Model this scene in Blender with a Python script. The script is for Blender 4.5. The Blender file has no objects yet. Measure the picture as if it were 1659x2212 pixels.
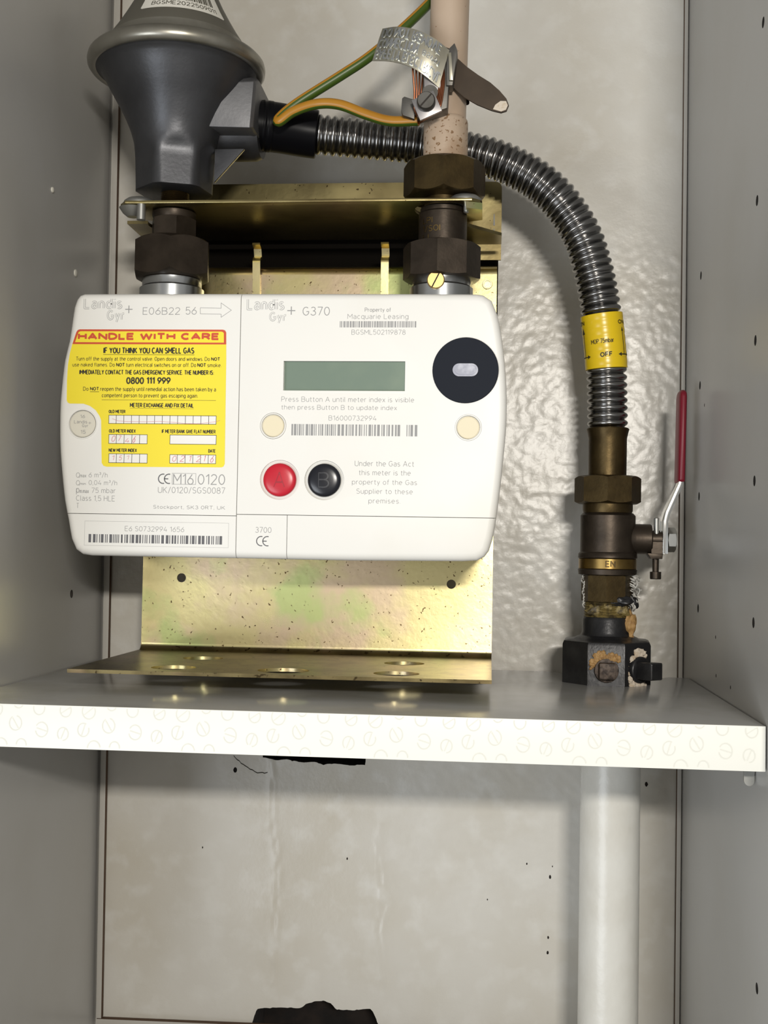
import bpy, bmesh, math, random
from mathutils import Vector, Matrix, noise
from math import sin, cos, pi, radians, sqrt, atan2
random.seed(4)
MM = 0.001
SC = bpy.context.scene
COL = SC.collection

# ------------------------------------------------------------------ camera, world, light, exposure
cam = bpy.data.cameras.new('camera')
cam.sensor_fit = 'HORIZONTAL'; cam.sensor_width = 36.0
cam.lens = 36.0 * 2584.6 / 1659.0
cam.clip_start = 0.01
cam_o = bpy.data.objects.new('camera', cam); COL.objects.link(cam_o)
cam_o.matrix_world = Matrix(((0.995943, -0.014431, 0.088820, 0.064533), (0.088260, -0.035640, -0.995460, -0.755303), (0.017531, 0.999260, -0.034222, 0.071265), (0.000000, 0.000000, 0.000000, 1.000000)))
SC.camera = cam_o

w = bpy.data.worlds.new('room_light'); SC.world = w; w.use_nodes = True
w.node_tree.nodes['Background'].inputs[0].default_value = (1.0, 0.97, 0.92, 1)
w.node_tree.nodes['Background'].inputs[1].default_value = 0.34

def area_light(name, watts, col, w_, h_, loc, aim):
    l = bpy.data.lights.new(name, 'AREA'); l.shape = 'RECTANGLE'; l.size = w_; l.size_y = h_; l.energy = watts; l.color = col
    o = bpy.data.objects.new(name, l); COL.objects.link(o); o.location = loc
    o.rotation_euler = (Vector(aim) - Vector(loc)).to_track_quat('-Z', 'Y').to_euler()
area_light('room_lamp', 8.3, (1.0, 0.95, 0.87), 0.17, 0.04, (0.225, -1.30, 0.285), (0, 0, 0.05))
area_light('window_daylight', 15.0, (0.90, 0.95, 1.0), 0.9, 0.8, (-0.95, -1.75, -0.50), (0.1, 0, 0))

SC.view_settings.view_transform = 'Standard'; SC.view_settings.look = 'None'
SC.view_settings.exposure = 0.0; SC.view_settings.gamma = 1.0
SC.view_settings.use_curve_mapping = False

# ------------------------------------------------------------------ materials
def pm(name, col, rough=0.5, metal=0.0, var=None, bump=None, coat=0.0, spec=0.5, specks=None):
    """var=(scale, col2, lo, hi), bump=(scale, distance_mm, detail), specks=(scale, col, threshold)"""
    m = bpy.data.materials.new(name); m.use_nodes = True
    nt = m.node_tree; b = nt.nodes['Principled BSDF']
    b.inputs['Base Color'].default_value = (*col, 1); b.inputs['Roughness'].default_value = rough
    b.inputs['Metallic'].default_value = metal; b.inputs['Coat Weight'].default_value = coat
    b.inputs['Specular IOR Level'].default_value = spec
    tc = nt.nodes.new('ShaderNodeTexCoord'); out = None
    def noise_node(scale, detail=4):
        n = nt.nodes.new('ShaderNodeTexNoise'); n.inputs['Scale'].default_value = scale
        n.inputs['Detail'].default_value = detail; nt.links.new(tc.outputs['Object'], n.inputs['Vector']); return n
    def mix(fac, a, c):
        x = nt.nodes.new('ShaderNodeMix'); x.data_type = 'RGBA'
        nt.links.new(fac, x.inputs[0])
        if a is None: x.inputs[6].default_value = (*col, 1)
        else: nt.links.new(a, x.inputs[6])
        x.inputs[7].default_value = (*c, 1); return x.outputs[2]
    for v in ([var] if var and not isinstance(var, list) else (var or [])):
        n = noise_node(v[0]); r = nt.nodes.new('ShaderNodeMapRange')
        r.inputs[1].default_value = v[2]; r.inputs[2].default_value = v[3]
        nt.links.new(n.outputs['Fac'], r.inputs[0]); out = mix(r.outputs[0], out, v[1])
    if specks:
        n = noise_node(specks[0], 2); r = nt.nodes.new('ShaderNodeMapRange')
        r.inputs[1].default_value = specks[2]; r.inputs[2].default_value = specks[2] + 0.03
        nt.links.new(n.outputs['Fac'], r.inputs[0]); out = mix(r.outputs[0], out, specks[1])
    if out is not None: nt.links.new(out, b.inputs['Base Color'])
    if bump:
        n = noise_node(bump[0], bump[2] if len(bump) > 2 else 3)
        bp = nt.nodes.new('ShaderNodeBump'); bp.inputs['Strength'].default_value = 1.0
        bp.inputs['Distance'].default_value = bump[1] * MM
        nt.links.new(n.outputs['Fac'], bp.inputs['Height']); nt.links.new(bp.outputs[0], b.inputs['Normal'])
    return m

M = dict(
    panel=pm('grey_laminate', (0.44, 0.435, 0.42), 0.30, 0, (9, (0.40, 0.39, 0.365), .4, .7), (700, .02, 2), spec=0.6),
    panel_edge=pm('white_edging', (0.80, 0.80, 0.76), 0.4),
    recess_shade=pm('matt_black', (0.006, 0.005, 0.004), 0.95, spec=0.05),  # painted shade for the gap behind the bracket
    dark_hole=pm('dark_hole_inside', (0.03, 0.025, 0.02), 0.9),
    plaster=pm('painted_plaster', (0.62, 0.60, 0.55), 0.30, 0, [(11, (0.55, 0.515, 0.44), .42, .72), (60, (0.66, 0.645, 0.60), .5, .75)], (420, .08, 4), spec=0.5),
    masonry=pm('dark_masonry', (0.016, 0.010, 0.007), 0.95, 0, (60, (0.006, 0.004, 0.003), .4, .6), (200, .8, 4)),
    hardboard=pm('brown_hardboard', (0.10, 0.055, 0.03), 0.85),
    trimface=pm('grey_backboard', (0.46, 0.44, 0.40), 0.4),
    shelf_top=pm('shelf_laminate', (0.40, 0.40, 0.39), 0.22, 0, (25, (0.34, 0.335, 0.31), .45, .7), (600, .015, 2), spec=0.6),
    edging=pm('shelf_edge_band', (0.85, 0.85, 0.79), 0.45),
    edge_ink=pm('edge_band_ink', (0.74, 0.74, 0.675), 0.5),
    plastic=pm('meter_plastic', (0.83, 0.82, 0.78), 0.42, 0, (14, (0.80, 0.78, 0.72), .5, .75)),
    plastic_body=pm('meter_body_plastic', (0.72, 0.71, 0.67), 0.5),
    ink=pm('grey_print', (0.31, 0.31, 0.31), 0.6),
    ink_dark=pm('dark_print', (0.12, 0.12, 0.13), 0.6),
    ink_black=pm('black_print', (0.03, 0.025, 0.01), 0.6),
    cream=pm('cream_seal', (0.80, 0.72, 0.52), 0.5),
    cream_grey=pm('pale_seal', (0.70, 0.67, 0.57), 0.5),
    black_port=pm('dark_blue_black_plastic', (0.010, 0.013, 0.021), 0.6, spec=0.15),
    clear=pm('port_window_plastic', (0.42, 0.43, 0.50), 0.12, 0, (150, (0.62, 0.63, 0.70), .45, .6), coat=.6),
    lcd=pm('lcd_glass', (0.195, 0.255, 0.205), 0.16, 0, (30, (0.24, 0.30, 0.23), .45, .7)),
    red_btn=pm('red_plastic', (0.55, 0.012, 0.03), 0.3),
    blk_btn=pm('black_plastic', (0.008, 0.009, 0.014), 0.25),
    red_btn_letter=pm('red_relief_shading', (0.36, 0.008, 0.022), 0.4), blk_btn_letter=pm('black_relief_shading', (0.03, 0.031, 0.037), 0.4),  # relief shading of the embossed letters put into their colours
    yellow=pm('yellow_sticker', (0.90, 0.74, 0.03), 0.45),
    sticker_red=pm('red_print', (0.60, 0.07, 0.025), 0.55),
    sticker_white=pm('white_print', (0.86, 0.84, 0.80), 0.55),
    pen=pm('pink_pen_ink', (0.62, 0.22, 0.26), 0.6),
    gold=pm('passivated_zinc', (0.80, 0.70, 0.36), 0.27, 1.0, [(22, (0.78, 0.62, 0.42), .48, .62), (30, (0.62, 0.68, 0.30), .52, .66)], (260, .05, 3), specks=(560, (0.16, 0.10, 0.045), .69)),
    alu=pm('cast_aluminium', (0.088, 0.090, 0.097), 0.40, 0.75, (40, (0.066, 0.067, 0.072), .4, .7), (500, .06, 3)),
    alu_lit=pm('lit_cast_aluminium', (0.15, 0.15, 0.155), 0.45, 0.6, (40, (0.115, 0.115, 0.12), .4, .7), (500, .06, 3)),  # lighter copy of the cast metal: frontal light on the boss, as colour
    dome=pm('grey_lacquer_dome', (0.17, 0.16, 0.13), 0.45, 0.5),
    rim=pm('rolled_steel_rim', (0.36, 0.345, 0.30), 0.33, 0.85, (60, (0.28, 0.265, 0.22), .45, .7)),
    label=pm('white_label', (0.72, 0.70, 0.63), 0.5),
    steel_hose=pm('stainless_corrugated', (0.35, 0.345, 0.34), 0.22, 1.0, (70, (0.25, 0.245, 0.24), .4, .7)),
    black_sleeve=pm('black_heatshrink', (0.004, 0.004, 0.005), 0.34, spec=0.1),
    yellow_sleeve=pm('yellow_heatshrink', (0.72, 0.50, 0.01), 0.28),
    bronze=pm('tarnished_brass', (0.082, 0.056, 0.022), 0.42, 0.85, (90, (0.05, 0.034, 0.014), .4, .7), (500, .08, 3)),
    bronze_dark=pm('dark_bronze', (0.06, 0.046, 0.034), 0.42, 0.75, (90, (0.038, 0.029, 0.021), .4, .7), (500, .06, 3)),
    brass=pm('bright_brass', (0.33, 0.22, 0.075), 0.3, 1.0, (120, (0.24, 0.155, 0.05), .45, .65)),
    brass_clean=pm('clean_brass', (0.66, 0.46, 0.19), 0.32, 1.0),
    zinc=pm('bright_zinc', (0.62, 0.64, 0.65), 0.24, 1.0, (60, (0.5, 0.52, 0.53), .4, .7)),
    bolt=pm('grey_bolt', (0.36, 0.36, 0.34), 0.42, 0.8),
    chrome=pm('chrome', (0.85, 0.85, 0.82), 0.12, 1.0),
    red_grip=pm('red_vinyl', (0.19, 0.005, 0.018), 0.4),
    gold_dark_reflection=pm('zinc_dark_reflection', (0.20, 0.16, 0.075), 0.36, 0.9, [(60, (0.11, 0.085, 0.04), .42, .62), (25, (0.26, 0.18, 0.11), .55, .7)], (300, .08, 3), specks=(300, (0.05, 0.035, 0.015), .64)),  # the tray's dark reflections put into the colour, with specks
    gold_dull=pm('tarnish_and_shade_zinc', (0.40, 0.335, 0.16), 0.3, 1.0, [(16, (0.20, 0.16, 0.075), .46, .62)], (260, .05, 3), specks=(420, (0.06, 0.04, 0.02), .70)),  # tarnish plus the upper plate's dark reflections and hose shade, as colour
    iron=pm('black_iron', (0.02, 0.02, 0.022), 0.36, 0.35, (80, (0.035, 0.035, 0.036), .5, .7), (400, .15, 4)),
    rust=pm('rusty_square', (0.10, 0.075, 0.06), 0.55, 0.4, (300, (0.03, 0.02, 0.016), .45, .6), (500, .3, 4)),
    putty=pm('tan_jointing_paste', (0.45, 0.27, 0.10), 0.6, 0, (300, (0.28, 0.15, 0.05), .45, .65), (600, .4, 4)),
    putty_white=pm('pale_jointing_paste', (0.62, 0.54, 0.44), 0.75, 0, (300, (0.45, 0.33, 0.2), .5, .7), (700, .5, 4)),
    hemp=pm('white_sealing_fibre', (0.55, 0.54, 0.50), 0.8, 0, (400, (0.2, 0.19, 0.17), .5, .65), (700, .5, 4)),
    olive=pm('olive_thread_paste', (0.20, 0.15, 0.05), 0.5, 0.2, (300, (0.06, 0.045, 0.02), .45, .6), (600, .4, 4)),
    pinkpaint=pm('cream_pink_pipe_paint', (0.49, 0.38, 0.285), 0.42, 0, [(14, (0.43, 0.31, 0.215), .45, .7)], (200, .1, 4), specks=(300, (0.30, 0.19, 0.11), .72)),
    pinkcollar=pm('dirty_pipe_collar_paint', (0.46, 0.35, 0.255), 0.5, 0, [(60, (0.33, 0.22, 0.135), .5, .7)], (300, .15, 4), specks=(420, (0.22, 0.13, 0.065), .60)),
    whitepaint=pm('white_pipe_paint', (0.70, 0.69, 0.64), 0.30, 0, (30, (0.64, 0.62, 0.56), .45, .7), (120, .35, 4)),
    cable_y=pm('yellow_cable', (0.42, 0.19, 0.015), 0.36, 0, (80, (0.38, 0.17, 0.012), .45, .7)),
    cable_g=pm('green_cable', (0.045, 0.085, 0.008), 0.38),
    copper=pm('copper_strand', (0.42, 0.17, 0.09), 0.35, 1.0),
    tag=pm('stamped_tag_metal', (0.58, 0.555, 0.45), 0.30, 1.0, (60, (0.45, 0.42, 0.33), .45, .7)),
    clampsteel=pm('clamp_steel', (0.13, 0.125, 0.115), 0.42, 0.75, (90, (0.09, 0.085, 0.075), .4, .7)),
    strap=pm('brown_steel_strap', (0.052, 0.036, 0.023), 0.45, 0.5, (60, (0.036, 0.025, 0.016), .4, .7)),
    washer=pm('square_washer', (0.36, 0.345, 0.345), 0.35, 0.9),
    white_plug=pm('white_plug', (0.7, 0.68, 0.6), 0.5),
)

# ------------------------------------------------------------------ mesh helpers (all lengths in millimetres)
class G:
    def __init__(s): s.v = []; s.f = []; s.m = []
    def add(s, v, f, mi=0):
        o = len(s.v); s.v += [tuple(p) for p in v]
        s.f += [tuple(i + o for i in q) for q in f]; s.m += [mi] * len(f); return s
def grid_faces(nr, nc, closed=True, flip=False):
    f = []
    for i in range(nr - 1):
        for j in range(nc if closed else nc - 1):
            k = (j + 1) % nc
            q = (i * nc + j, i * nc + k, (i + 1) * nc + k, (i + 1) * nc + j)
            f.append(q[::-1] if flip else q)
    return f
def loft(g, rings, mi=0, cap=True, flip=False):
    n = len(rings[0]); v = [p for r in rings for p in r]
    f = grid_faces(len(rings), n, True, flip)
    if cap:
        a = tuple(range(n)); b = tuple(range((len(rings) - 1) * n, len(rings) * n))
        f += [a if flip else a[::-1], b[::-1] if flip else b]
    return g.add(v, f, mi)
AX = {'z': (Vector((1, 0, 0)), Vector((0, 1, 0)), Vector((0, 0, 1))),
      'y': (Vector((0, 0, 1)), Vector((1, 0, 0)), Vector((0, 1, 0))),
      'x': (Vector((0, 1, 0)), Vector((0, 0, 1)), Vector((1, 0, 0)))}
def frame(axis):
    if isinstance(axis, str): return AX[axis]
    t = Vector(axis).normalized(); a = t.orthogonal().normalized(); return a, t.cross(a), t
def lathe(g, c, prof, axis='z', n=40, mi=0, cap=True, rfun=None, rot=0.0):
    a, b, t = frame(axis); c = Vector(c); rings = []
    for h, r in prof:
        ring = []
        for k in range(n):
            th = 2 * pi * k / n + rot; rr = rfun(th, r, h) if rfun else r
            ring.append(c + a * (rr * cos(th)) + b * (rr * sin(th)) + t * h)
        rings.append(ring)
    return loft(g, rings, mi, cap)
def hexnut(g, c, af, h, axis='z', rot=0.0, cham=0.5, mi=0, sides=6):
    """hex nut with the curved chamfer of turned corners; af = half across flats, base at c"""
    n = sides * 8; st = 2 * pi / sides
    def rh(th): return af / cos((th % st) - st / 2)
    a, b, t = frame(axis); c = Vector(c)
    def ring(fr, fz): return [c + a * (fr(k) * cos(2 * pi * k / n + rot)) + b * (fr(k) * sin(2 * pi * k / n + rot)) + t * fz(k) for k in range(n)]
    R = [rh(2 * pi * k / n) for k in range(n)]
    rc = af * 0.99
    dz = [max(0.0, (r - rc)) * cham + .15 for r in R]
    rings = [ring(lambda k: rc * .97, lambda k: 0), ring(lambda k: R[k], lambda k: dz[k]), ring(lambda k: R[k], lambda k: h - dz[k]), ring(lambda k: rc * .97, lambda k: h)]
    return loft(g, rings, mi)
def box(g, x0, x1, y0, y1, z0, z1, mi=0):
    v = [(x, y, z) for z in (z0, z1) for y in (y0, y1) for x in (x0, x1)]
    return g.add(v, [(0, 2, 3, 1), (4, 5, 7, 6), (0, 1, 5, 4), (2, 6, 7, 3), (0, 4, 6, 2), (1, 3, 7, 5)], mi)
def prism(g, pts, y0, y1, mi=0, axis='y'):
    """closed outline in X,Z swept from y0 (front) to y1; other axes alike"""
    def P(p, d): return (p[0], d, p[1]) if axis == 'y' else ((d, p[0], p[1]) if axis == 'x' else (p[0], p[1], d))
    n = len(pts)
    ar = sum(pts[i][0] * pts[(i + 1) % n][1] - pts[(i + 1) % n][0] * pts[i][1] for i in range(n))
    if (ar < 0) != (axis == 'y' and False): pts = pts[::-1] if ar < 0 else pts
    v = [P(p, y0) for p in pts] + [P(p, y1) for p in pts]
    f = [tuple(range(n)), tuple(range(2 * n - 1, n - 1, -1))] + [(i, n + i, n + (i + 1) % n, (i + 1) % n) for i in range(n)]
    return g.add(v, f, mi)
def smooth_path(pts, step):
    """Catmull-Rom through points, resampled at equal arc length"""
    P = [Vector(p) for p in pts]; P = [P[0] * 2 - P[1]] + P + [P[-1] * 2 - P[-2]]; out = []
    for i in range(1, len(P) - 2):
        for k in range(24):
            t = k / 24; a, b, c, d = P[i - 1:i + 3]
            out.append(.5 * ((2 * b) + (c - a) * t + (2 * a - 5 * b + 4 * c - d) * t * t + (3 * b - a - 3 * c + d) * t ** 3))
    out.append(P[-2]); L = [0]
    for i in range(1, len(out)): L.append(L[-1] + (out[i] - out[i - 1]).length)
    n = max(2, int(round(L[-1] / step))); res = []; j = 0
    for k in range(n + 1):
        s = L[-1] * k / n
        while j < len(L) - 2 and L[j + 1] < s: j += 1
        u = (s - L[j]) / max(1e-9, L[j + 1] - L[j]); res.append(out[j].lerp(out[j + 1], u))
    return res
def path_frames(P, ref=Vector((0, -1, 0))):
    F = []
    for i in range(len(P)):
        t = (P[min(i + 1, len(P) - 1)] - P[max(i - 1, 0)]).normalized()
        a = (ref - t * ref.dot(t)).normalized(); F.append((a, t.cross(a), t))
    return F
def tube(g, P, rad, n=16, mi=0, cap=True, mifun=None, ref=Vector((0, -1, 0))):
    F = path_frames(P, ref); rings = []
    for i, p in enumerate(P):
        a, b, t = F[i]; r = rad(i) if callable(rad) else rad
        rings.append([p + a * (r * cos(2 * pi * k / n)) + b * (r * sin(2 * pi * k / n)) for k in range(n)])
    o = len(g.f); loft(g, rings, mi, cap)
    if mifun:
        for q in range((len(P) - 1) * n): g.m[o + q] = mifun(q // n, q % n, n)
    return g
def link(o): COL.objects.link(o); return o
def root(name, loc, label, cat, group=None):
    o = link(bpy.data.objects.new(name, None)); o.location = Vector(loc) * MM
    o.empty_display_size = .01; o['label'] = label; o['category'] = cat
    if group: o['group'] = group
    return o
def world_loc(o):
    p = Vector((0, 0, 0))
    while o is not None: p += o.location; o = o.parent
    return p
def make(name, g, mats, parent=None, label=None, kind=None, smooth=35, bevel=0.0, at=None, cat=None, group=None):
    """one mesh object; its origin sits at its middle (or at `at`)"""
    me = bpy.data.meshes.new(name); V = [Vector(p) for p in g.v]
    if at is None:
        lo = Vector([min(p[i] for p in V) for i in range(3)]); hi = Vector([max(p[i] for p in V) for i in range(3)])
        at = Vector(((lo.x + hi.x) / 2, (lo.y + hi.y) / 2, lo.z))
    at = Vector(at)
    me.from_pydata([(p - at) * MM for p in V], [], g.f)
    for m in (mats if isinstance(mats, (list, tuple)) else [mats]): me.materials.append(M[m])
    me.polygons.foreach_set('material_index', g.m)
    bm = bmesh.new(); bm.from_mesh(me)
    bmesh.ops.recalc_face_normals(bm, faces=bm.faces)
    if bevel:
        es = [e for e in bm.edges if len(e.link_faces) == 2 and e.calc_face_angle(0) > radians(40)]
        bmesh.ops.bevel(bm, geom=es, offset=bevel * MM, segments=2, affect='EDGES', profile=.6)
    bm.to_mesh(me); bm.free()
    if smooth:
        me.polygons.foreach_set('use_smooth', [True] * len(me.polygons)); me.set_sharp_from_angle(angle=radians(smooth))
    o = link(bpy.data.objects.new(name, me)); o.parent = parent
    o.location = at * MM - (world_loc(parent) if parent else Vector((0, 0, 0)))
    if label: o['label'] = label
    if kind: o['kind'] = kind
    if cat: o['category'] = cat
    if group: o['group'] = group
    return o
def carve(o, cutters, op='DIFFERENCE'):
    """cut with throw-away solids (lists of G)"""
    tmp = []
    for g in cutters:
        c = make('cutter', g, 'dark_hole', smooth=0); tmp.append(c)
        m = o.modifiers.new('cut', 'BOOLEAN'); m.operation = op; m.object = c; m.solver = 'EXACT'
        if 'keep' in g.__dict__: m.material_mode = 'TRANSFER'
    dg = bpy.context.evaluated_depsgraph_get(); dg.update()
    me = bpy.data.meshes.new_from_object(o.evaluated_get(dg)); old = o.data
    o.modifiers.clear(); o.data = me; me.name = o.name
    for c in tmp:
        d = c.data; bpy.data.objects.remove(c); bpy.data.meshes.remove(d)
    me.polygons.foreach_set('use_smooth', [True] * len(me.polygons)); me.set_sharp_from_angle(angle=radians(35))
    return o
def cyl(c, r, h, axis='y', n=32):
    g = G(); lathe(g, c, [(0, r), (h, r)], axis, n); return g
def bx(*a): return box(G(), *a)

# ------------------------------------------------------------------ lettering
# a monoline alphabet: every glyph is a width and pen strokes; a 2-tuple is a point, a 6-tuple an arc (cx, cy, rx, ry, from, to)
def _el(cx, cy, rx, ry): return [(cx, cy, rx, ry, 90, 450)]
_o = _el(.22, .35, .22, .35)
PEN = {
 'A': (.62, [(0, 0), (.31, 1), (.62, 0)], [(.11, .33), (.51, .33)]), 'B': (.54, [(0, 0), (0, 1), (.3, 1), (.3, .765, .2, .235, 90, -90), (0, .53)], [(.3, .53), (.29, .265, .25, .265, 90, -90), (0, 0)]),
 'C': (.54, [(.3, .5, .3, .5, 48, 312)]), 'D': (.57, [(0, 0), (0, 1), (.22, 1), (.22, .5, .35, .5, 90, -90), (0, 0)]), 'E': (.46, [(.46, 1), (0, 1), (0, 0), (.46, 0)], [(0, .52), (.41, .52)]),
 'F': (.44, [(.44, 1), (0, 1), (0, 0)], [(0, .52), (.38, .52)]), 'G': (.58, [(.3, .5, .3, .5, 48, 325), (.57, .45), (.34, .45)]), 'H': (.54, [(0, 0), (0, 1)], [(.54, 0), (.54, 1)], [(0, .52), (.54, .52)]),
 'I': (.02, [(.01, 0), (.01, 1)]), 'J': (.36, [(.36, 1), (.36, .22), (.18, .22, .18, .22, 0, -160)]), 'K': (.54, [(0, 0), (0, 1)], [(.5, 1), (0, .4)], [(.16, .58), (.54, 0)]),
 'L': (.42, [(0, 1), (0, 0), (.42, 0)]), 'M': (.68, [(0, 0), (0, 1), (.34, .35), (.68, 1), (.68, 0)]), 'N': (.55, [(0, 0), (0, 1), (.55, 0), (.55, 1)]), 'O': (.6, _el(.3, .5, .3, .5)),
 'P': (.5, [(0, 0), (0, 1), (.27, 1), (.27, .735, .23, .265, 90, -90), (0, .47)]), 'Q': (.6, _el(.3, .5, .3, .5), [(.4, .2), (.6, -.04)]), 'R': (.53, [(0, 0), (0, 1), (.27, 1), (.27, .735, .23, .265, 90, -90), (0, .47)], [(.27, .47), (.53, 0)]),
 'S': (.5, [(.25, .755, .22, .245, 35, 270), (.25, .255, .25, .255, 90, -145)]), 'T': (.54, [(0, 1), (.54, 1)], [(.27, 1), (.27, 0)]), 'U': (.54, [(0, 1), (0, .27), (.27, .27, .27, .27, 180, 360), (.54, 1)]),
 'V': (.56, [(0, 1), (.28, 0), (.56, 1)]), 'W': (.84, [(0, 1), (.21, 0), (.42, .9), (.63, 0), (.84, 1)]), 'X': (.54, [(0, 1), (.54, 0)], [(0, 0), (.54, 1)]), 'Y': (.54, [(0, 1), (.27, .48), (.54, 1)], [(.27, .48), (.27, 0)]), 'Z': (.5, [(0, 1), (.5, 1), (0, 0), (.5, 0)]),
 '0': (.5, _el(.25, .5, .25, .5)), '1': (.24, [(0, .78), (.22, 1), (.22, 0)]), '2': (.48, [(.24, .74, .23, .26, 165, -32), (0, 0), (.48, 0)]), '3': (.48, [(.23, .765, .2, .235, 150, -90), (.23, .265, .25, .265, 90, -155)]),
 '4': (.52, [(.3, 1), (0, .26), (.52, .26)], [(.39, .55), (.39, 0)]), '5': (.48, [(.44, 1), (.06, 1), (.03, .52), (.23, .32, .25, .32, 130, -150)]), '6': (.5, [(.4, 1), (.04, .42)], _el(.25, .3, .25, .3)), '7': (.46, [(0, 1), (.46, 1), (.14, 0)]),
 '8': (.5, _el(.25, .76, .2, .24), _el(.25, .265, .25, .265)), '9': (.5, [(.46, .58), (.1, 0)], _el(.25, .7, .25, .3)),
 'a': (.4, [(.2, .49, .19, .21, 150, 0), (.39, 0)], [(.39, .41), (.2, .41), (.2, .205, .19, .205, 90, 270), (.39, .1)]), 'b': (.44, [(0, 1), (0, 0)], _o), 'c': (.4, [(.22, .35, .22, .35, 50, 310)]), 'd': (.44, _o, [(.44, 1), (.44, 0)]), 'e': (.44, [(.01, .37), (.43, .37), (.22, .35, .22, .35, 4, 310)]),
 'f': (.26, [(.2, .82, .1, .18, 60, 180), (.1, 0)], [(0, .68), (.25, .68)]), 'g': (.44, _o, [(.44, .7), (.44, -.05), (.22, -.05, .22, .23, 0, -150)]), 'h': (.4, [(0, 1), (0, 0)], [(0, .45), (.2, .45, .2, .25, 180, 0), (.4, 0)]),
 'i': (.02, [(.01, 0), (.01, .7)], [(.01, .9), (.01, .98)]), 'j': (.1, [(.1, .7), (.1, -.15), (0, -.28)], [(.1, .9), (.1, .98)]), 'k': (.4, [(0, 0), (0, 1)], [(.37, .7), (0, .27)], [(.12, .41), (.4, 0)]), 'l': (.08, [(.02, 1), (.02, .08), (.08, 0)]),
 'm': (.62, [(0, 0), (0, .7)], [(0, .5), (.155, .5, .155, .2, 180, 0), (.31, 0)], [(.31, .5), (.465, .5, .155, .2, 180, 0), (.62, 0)]), 'n': (.4, [(0, 0), (0, .7)], [(0, .45), (.2, .45, .2, .25, 180, 0), (.4, 0)]), 'o': (.44, _o),
 'p': (.44, [(0, .7), (0, -.28)], _o), 'q': (.44, _o, [(.44, .7), (.44, -.28)]), 'r': (.24, [(0, 0), (0, .7)], [(0, .42), (.2, .45, .2, .25, 180, 75)]), 's': (.36, [(.18, .525, .16, .175, 35, 270), (.18, .175, .18, .175, 90, -145)]),
 't': (.26, [(.1, .92), (.1, .14), (.22, .14, .12, .14, 180, 290)], [(0, .68), (.25, .68)]), 'u': (.4, [(0, .7), (0, .22), (.2, .22, .2, .22, 180, 360), (.4, .7)], [(.4, .7), (.4, 0)]), 'v': (.38, [(0, .7), (.19, 0), (.38, .7)]),
 'w': (.58, [(0, .7), (.145, 0), (.29, .62), (.435, 0), (.58, .7)]), 'x': (.38, [(0, .7), (.38, 0)], [(0, 0), (.38, .7)]), 'y': (.38, [(0, .7), (.2, .02)], [(.38, .7), (.1, -.28)]), 'z': (.36, [(0, .7), (.36, .7), (0, 0), (.36, 0)]),
 '.': (.04, [(.02, 0), (.02, .07)]), ',': (.06, [(.05, .07), (0, -.12)]), ':': (.04, [(.02, .05), (.02, .13)], [(.02, .55), (.02, .63)]), '/': (.34, [(0, -.08), (.34, 1.05)]), ' ': (.14,),
 '³': (.26, [(.12, .94, .1, .11, 150, -90), (.12, .7, .13, .13, 90, -155)]),
}
def pen_lines(text, gap):
    """strokes of a line of text as point lists, cap height 1; and its width"""
    x = 0.0; out = []
    for ch in text:
        gl = PEN[ch]
        for s_ in gl[1:]:
            pts = []
            for q in s_:
                if len(q) == 2: pts.append((x + q[0], q[1]))
                else:
                    n = max(3, int(abs(q[5] - q[4]) / 30))
                    for k in range(n + 1):
                        a = radians(q[4] + (q[5] - q[4]) * k / n); pts.append((x + q[0] + q[2] * cos(a), q[1] + q[3] * sin(a)))
            out.append(pts)
        x += gl[0] + gap
    return out, x - gap
WEIGHT = {'B': .29, 't': .085, 'n': .125, 'b': .2, 'c': .30, 'i': .1, 'o': .2}
def text_flat(t, x0, x1, zt, zb, st, wd=None):
    """list of (x, z) and faces of a text filling x0..x1 between base line zb and cap line zt"""
    if st == 'plus':
        cx, cz, hw, hh, s = (x0 + x1) / 2, (zt + zb) / 2, (x1 - x0) / 2, (zt - zb) / 2, (x1 - x0) * .06
        v = [(x, z) for a in ((cx - hw, cx + hw, cz - s, cz + s), (cx - s, cx + s, cz - hh, cz + hh)) for x, z in ((a[0], a[2]), (a[1], a[2]), (a[1], a[3]), (a[0], a[3]))]
        return v, [(0, 1, 2, 3), (4, 5, 6, 7)]
    L, W = pen_lines(t, .22 if st in 'bcB' else (.19 if st != 'o' else .26))
    top = 1.0 if any(ch.isupper() or ch.isdigit() or ch in 'bdfhklti' for ch in t) else .7
    cap = (zt - zb) / top
    wd = wd or WEIGHT[st] * cap
    if st == 'c': wd = min(wd, .37 * (x1 - x0) / len(t))
    if st in 'tn': wd = max(wd, .2)
    sx = (x1 - x0 - wd) / max(.02, W); sz = cap - (wd if st in 'bcB' else 0); zo = zb + (wd / 2 if st in 'bcB' else 0); sh = .25 * cap if st == 'i' else 0
    V, F = [], []
    for pts in L:
        P = [(x0 + wd / 2 + p[0] * sx + sh * (p[1] - .5), zo + p[1] * sz) for p in pts]; n = len(P)
        for i in range(n - 1):
            (a, b), (c, d) = P[i], P[i + 1]; l = sqrt((c - a) ** 2 + (d - b) ** 2) or 1e-6
            ux, uz = (c - a) / l * wd / 2, (d - b) / l * wd / 2; e0 = .9 if (i == 0 and st in 'bc') else 0; e1 = .9 if (i == n - 2 and st in 'bc') else 0
            e0 = e0 and .0; e1 = e1 and .0
            o = len(V); V += [(a - uz, b + ux), (a + uz, b - ux), (c + uz, d - ux), (c - uz, d + ux)]; F.append((o, o + 1, o + 2, o + 3))
            if i and wd > .22:
                o = len(V); V += [(a + wd / 2 * cos(k * pi / 4), b + wd / 2 * sin(k * pi / 4)) for k in range(8)]; F.append(tuple(range(o, o + 8)))
    return V, F
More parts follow.
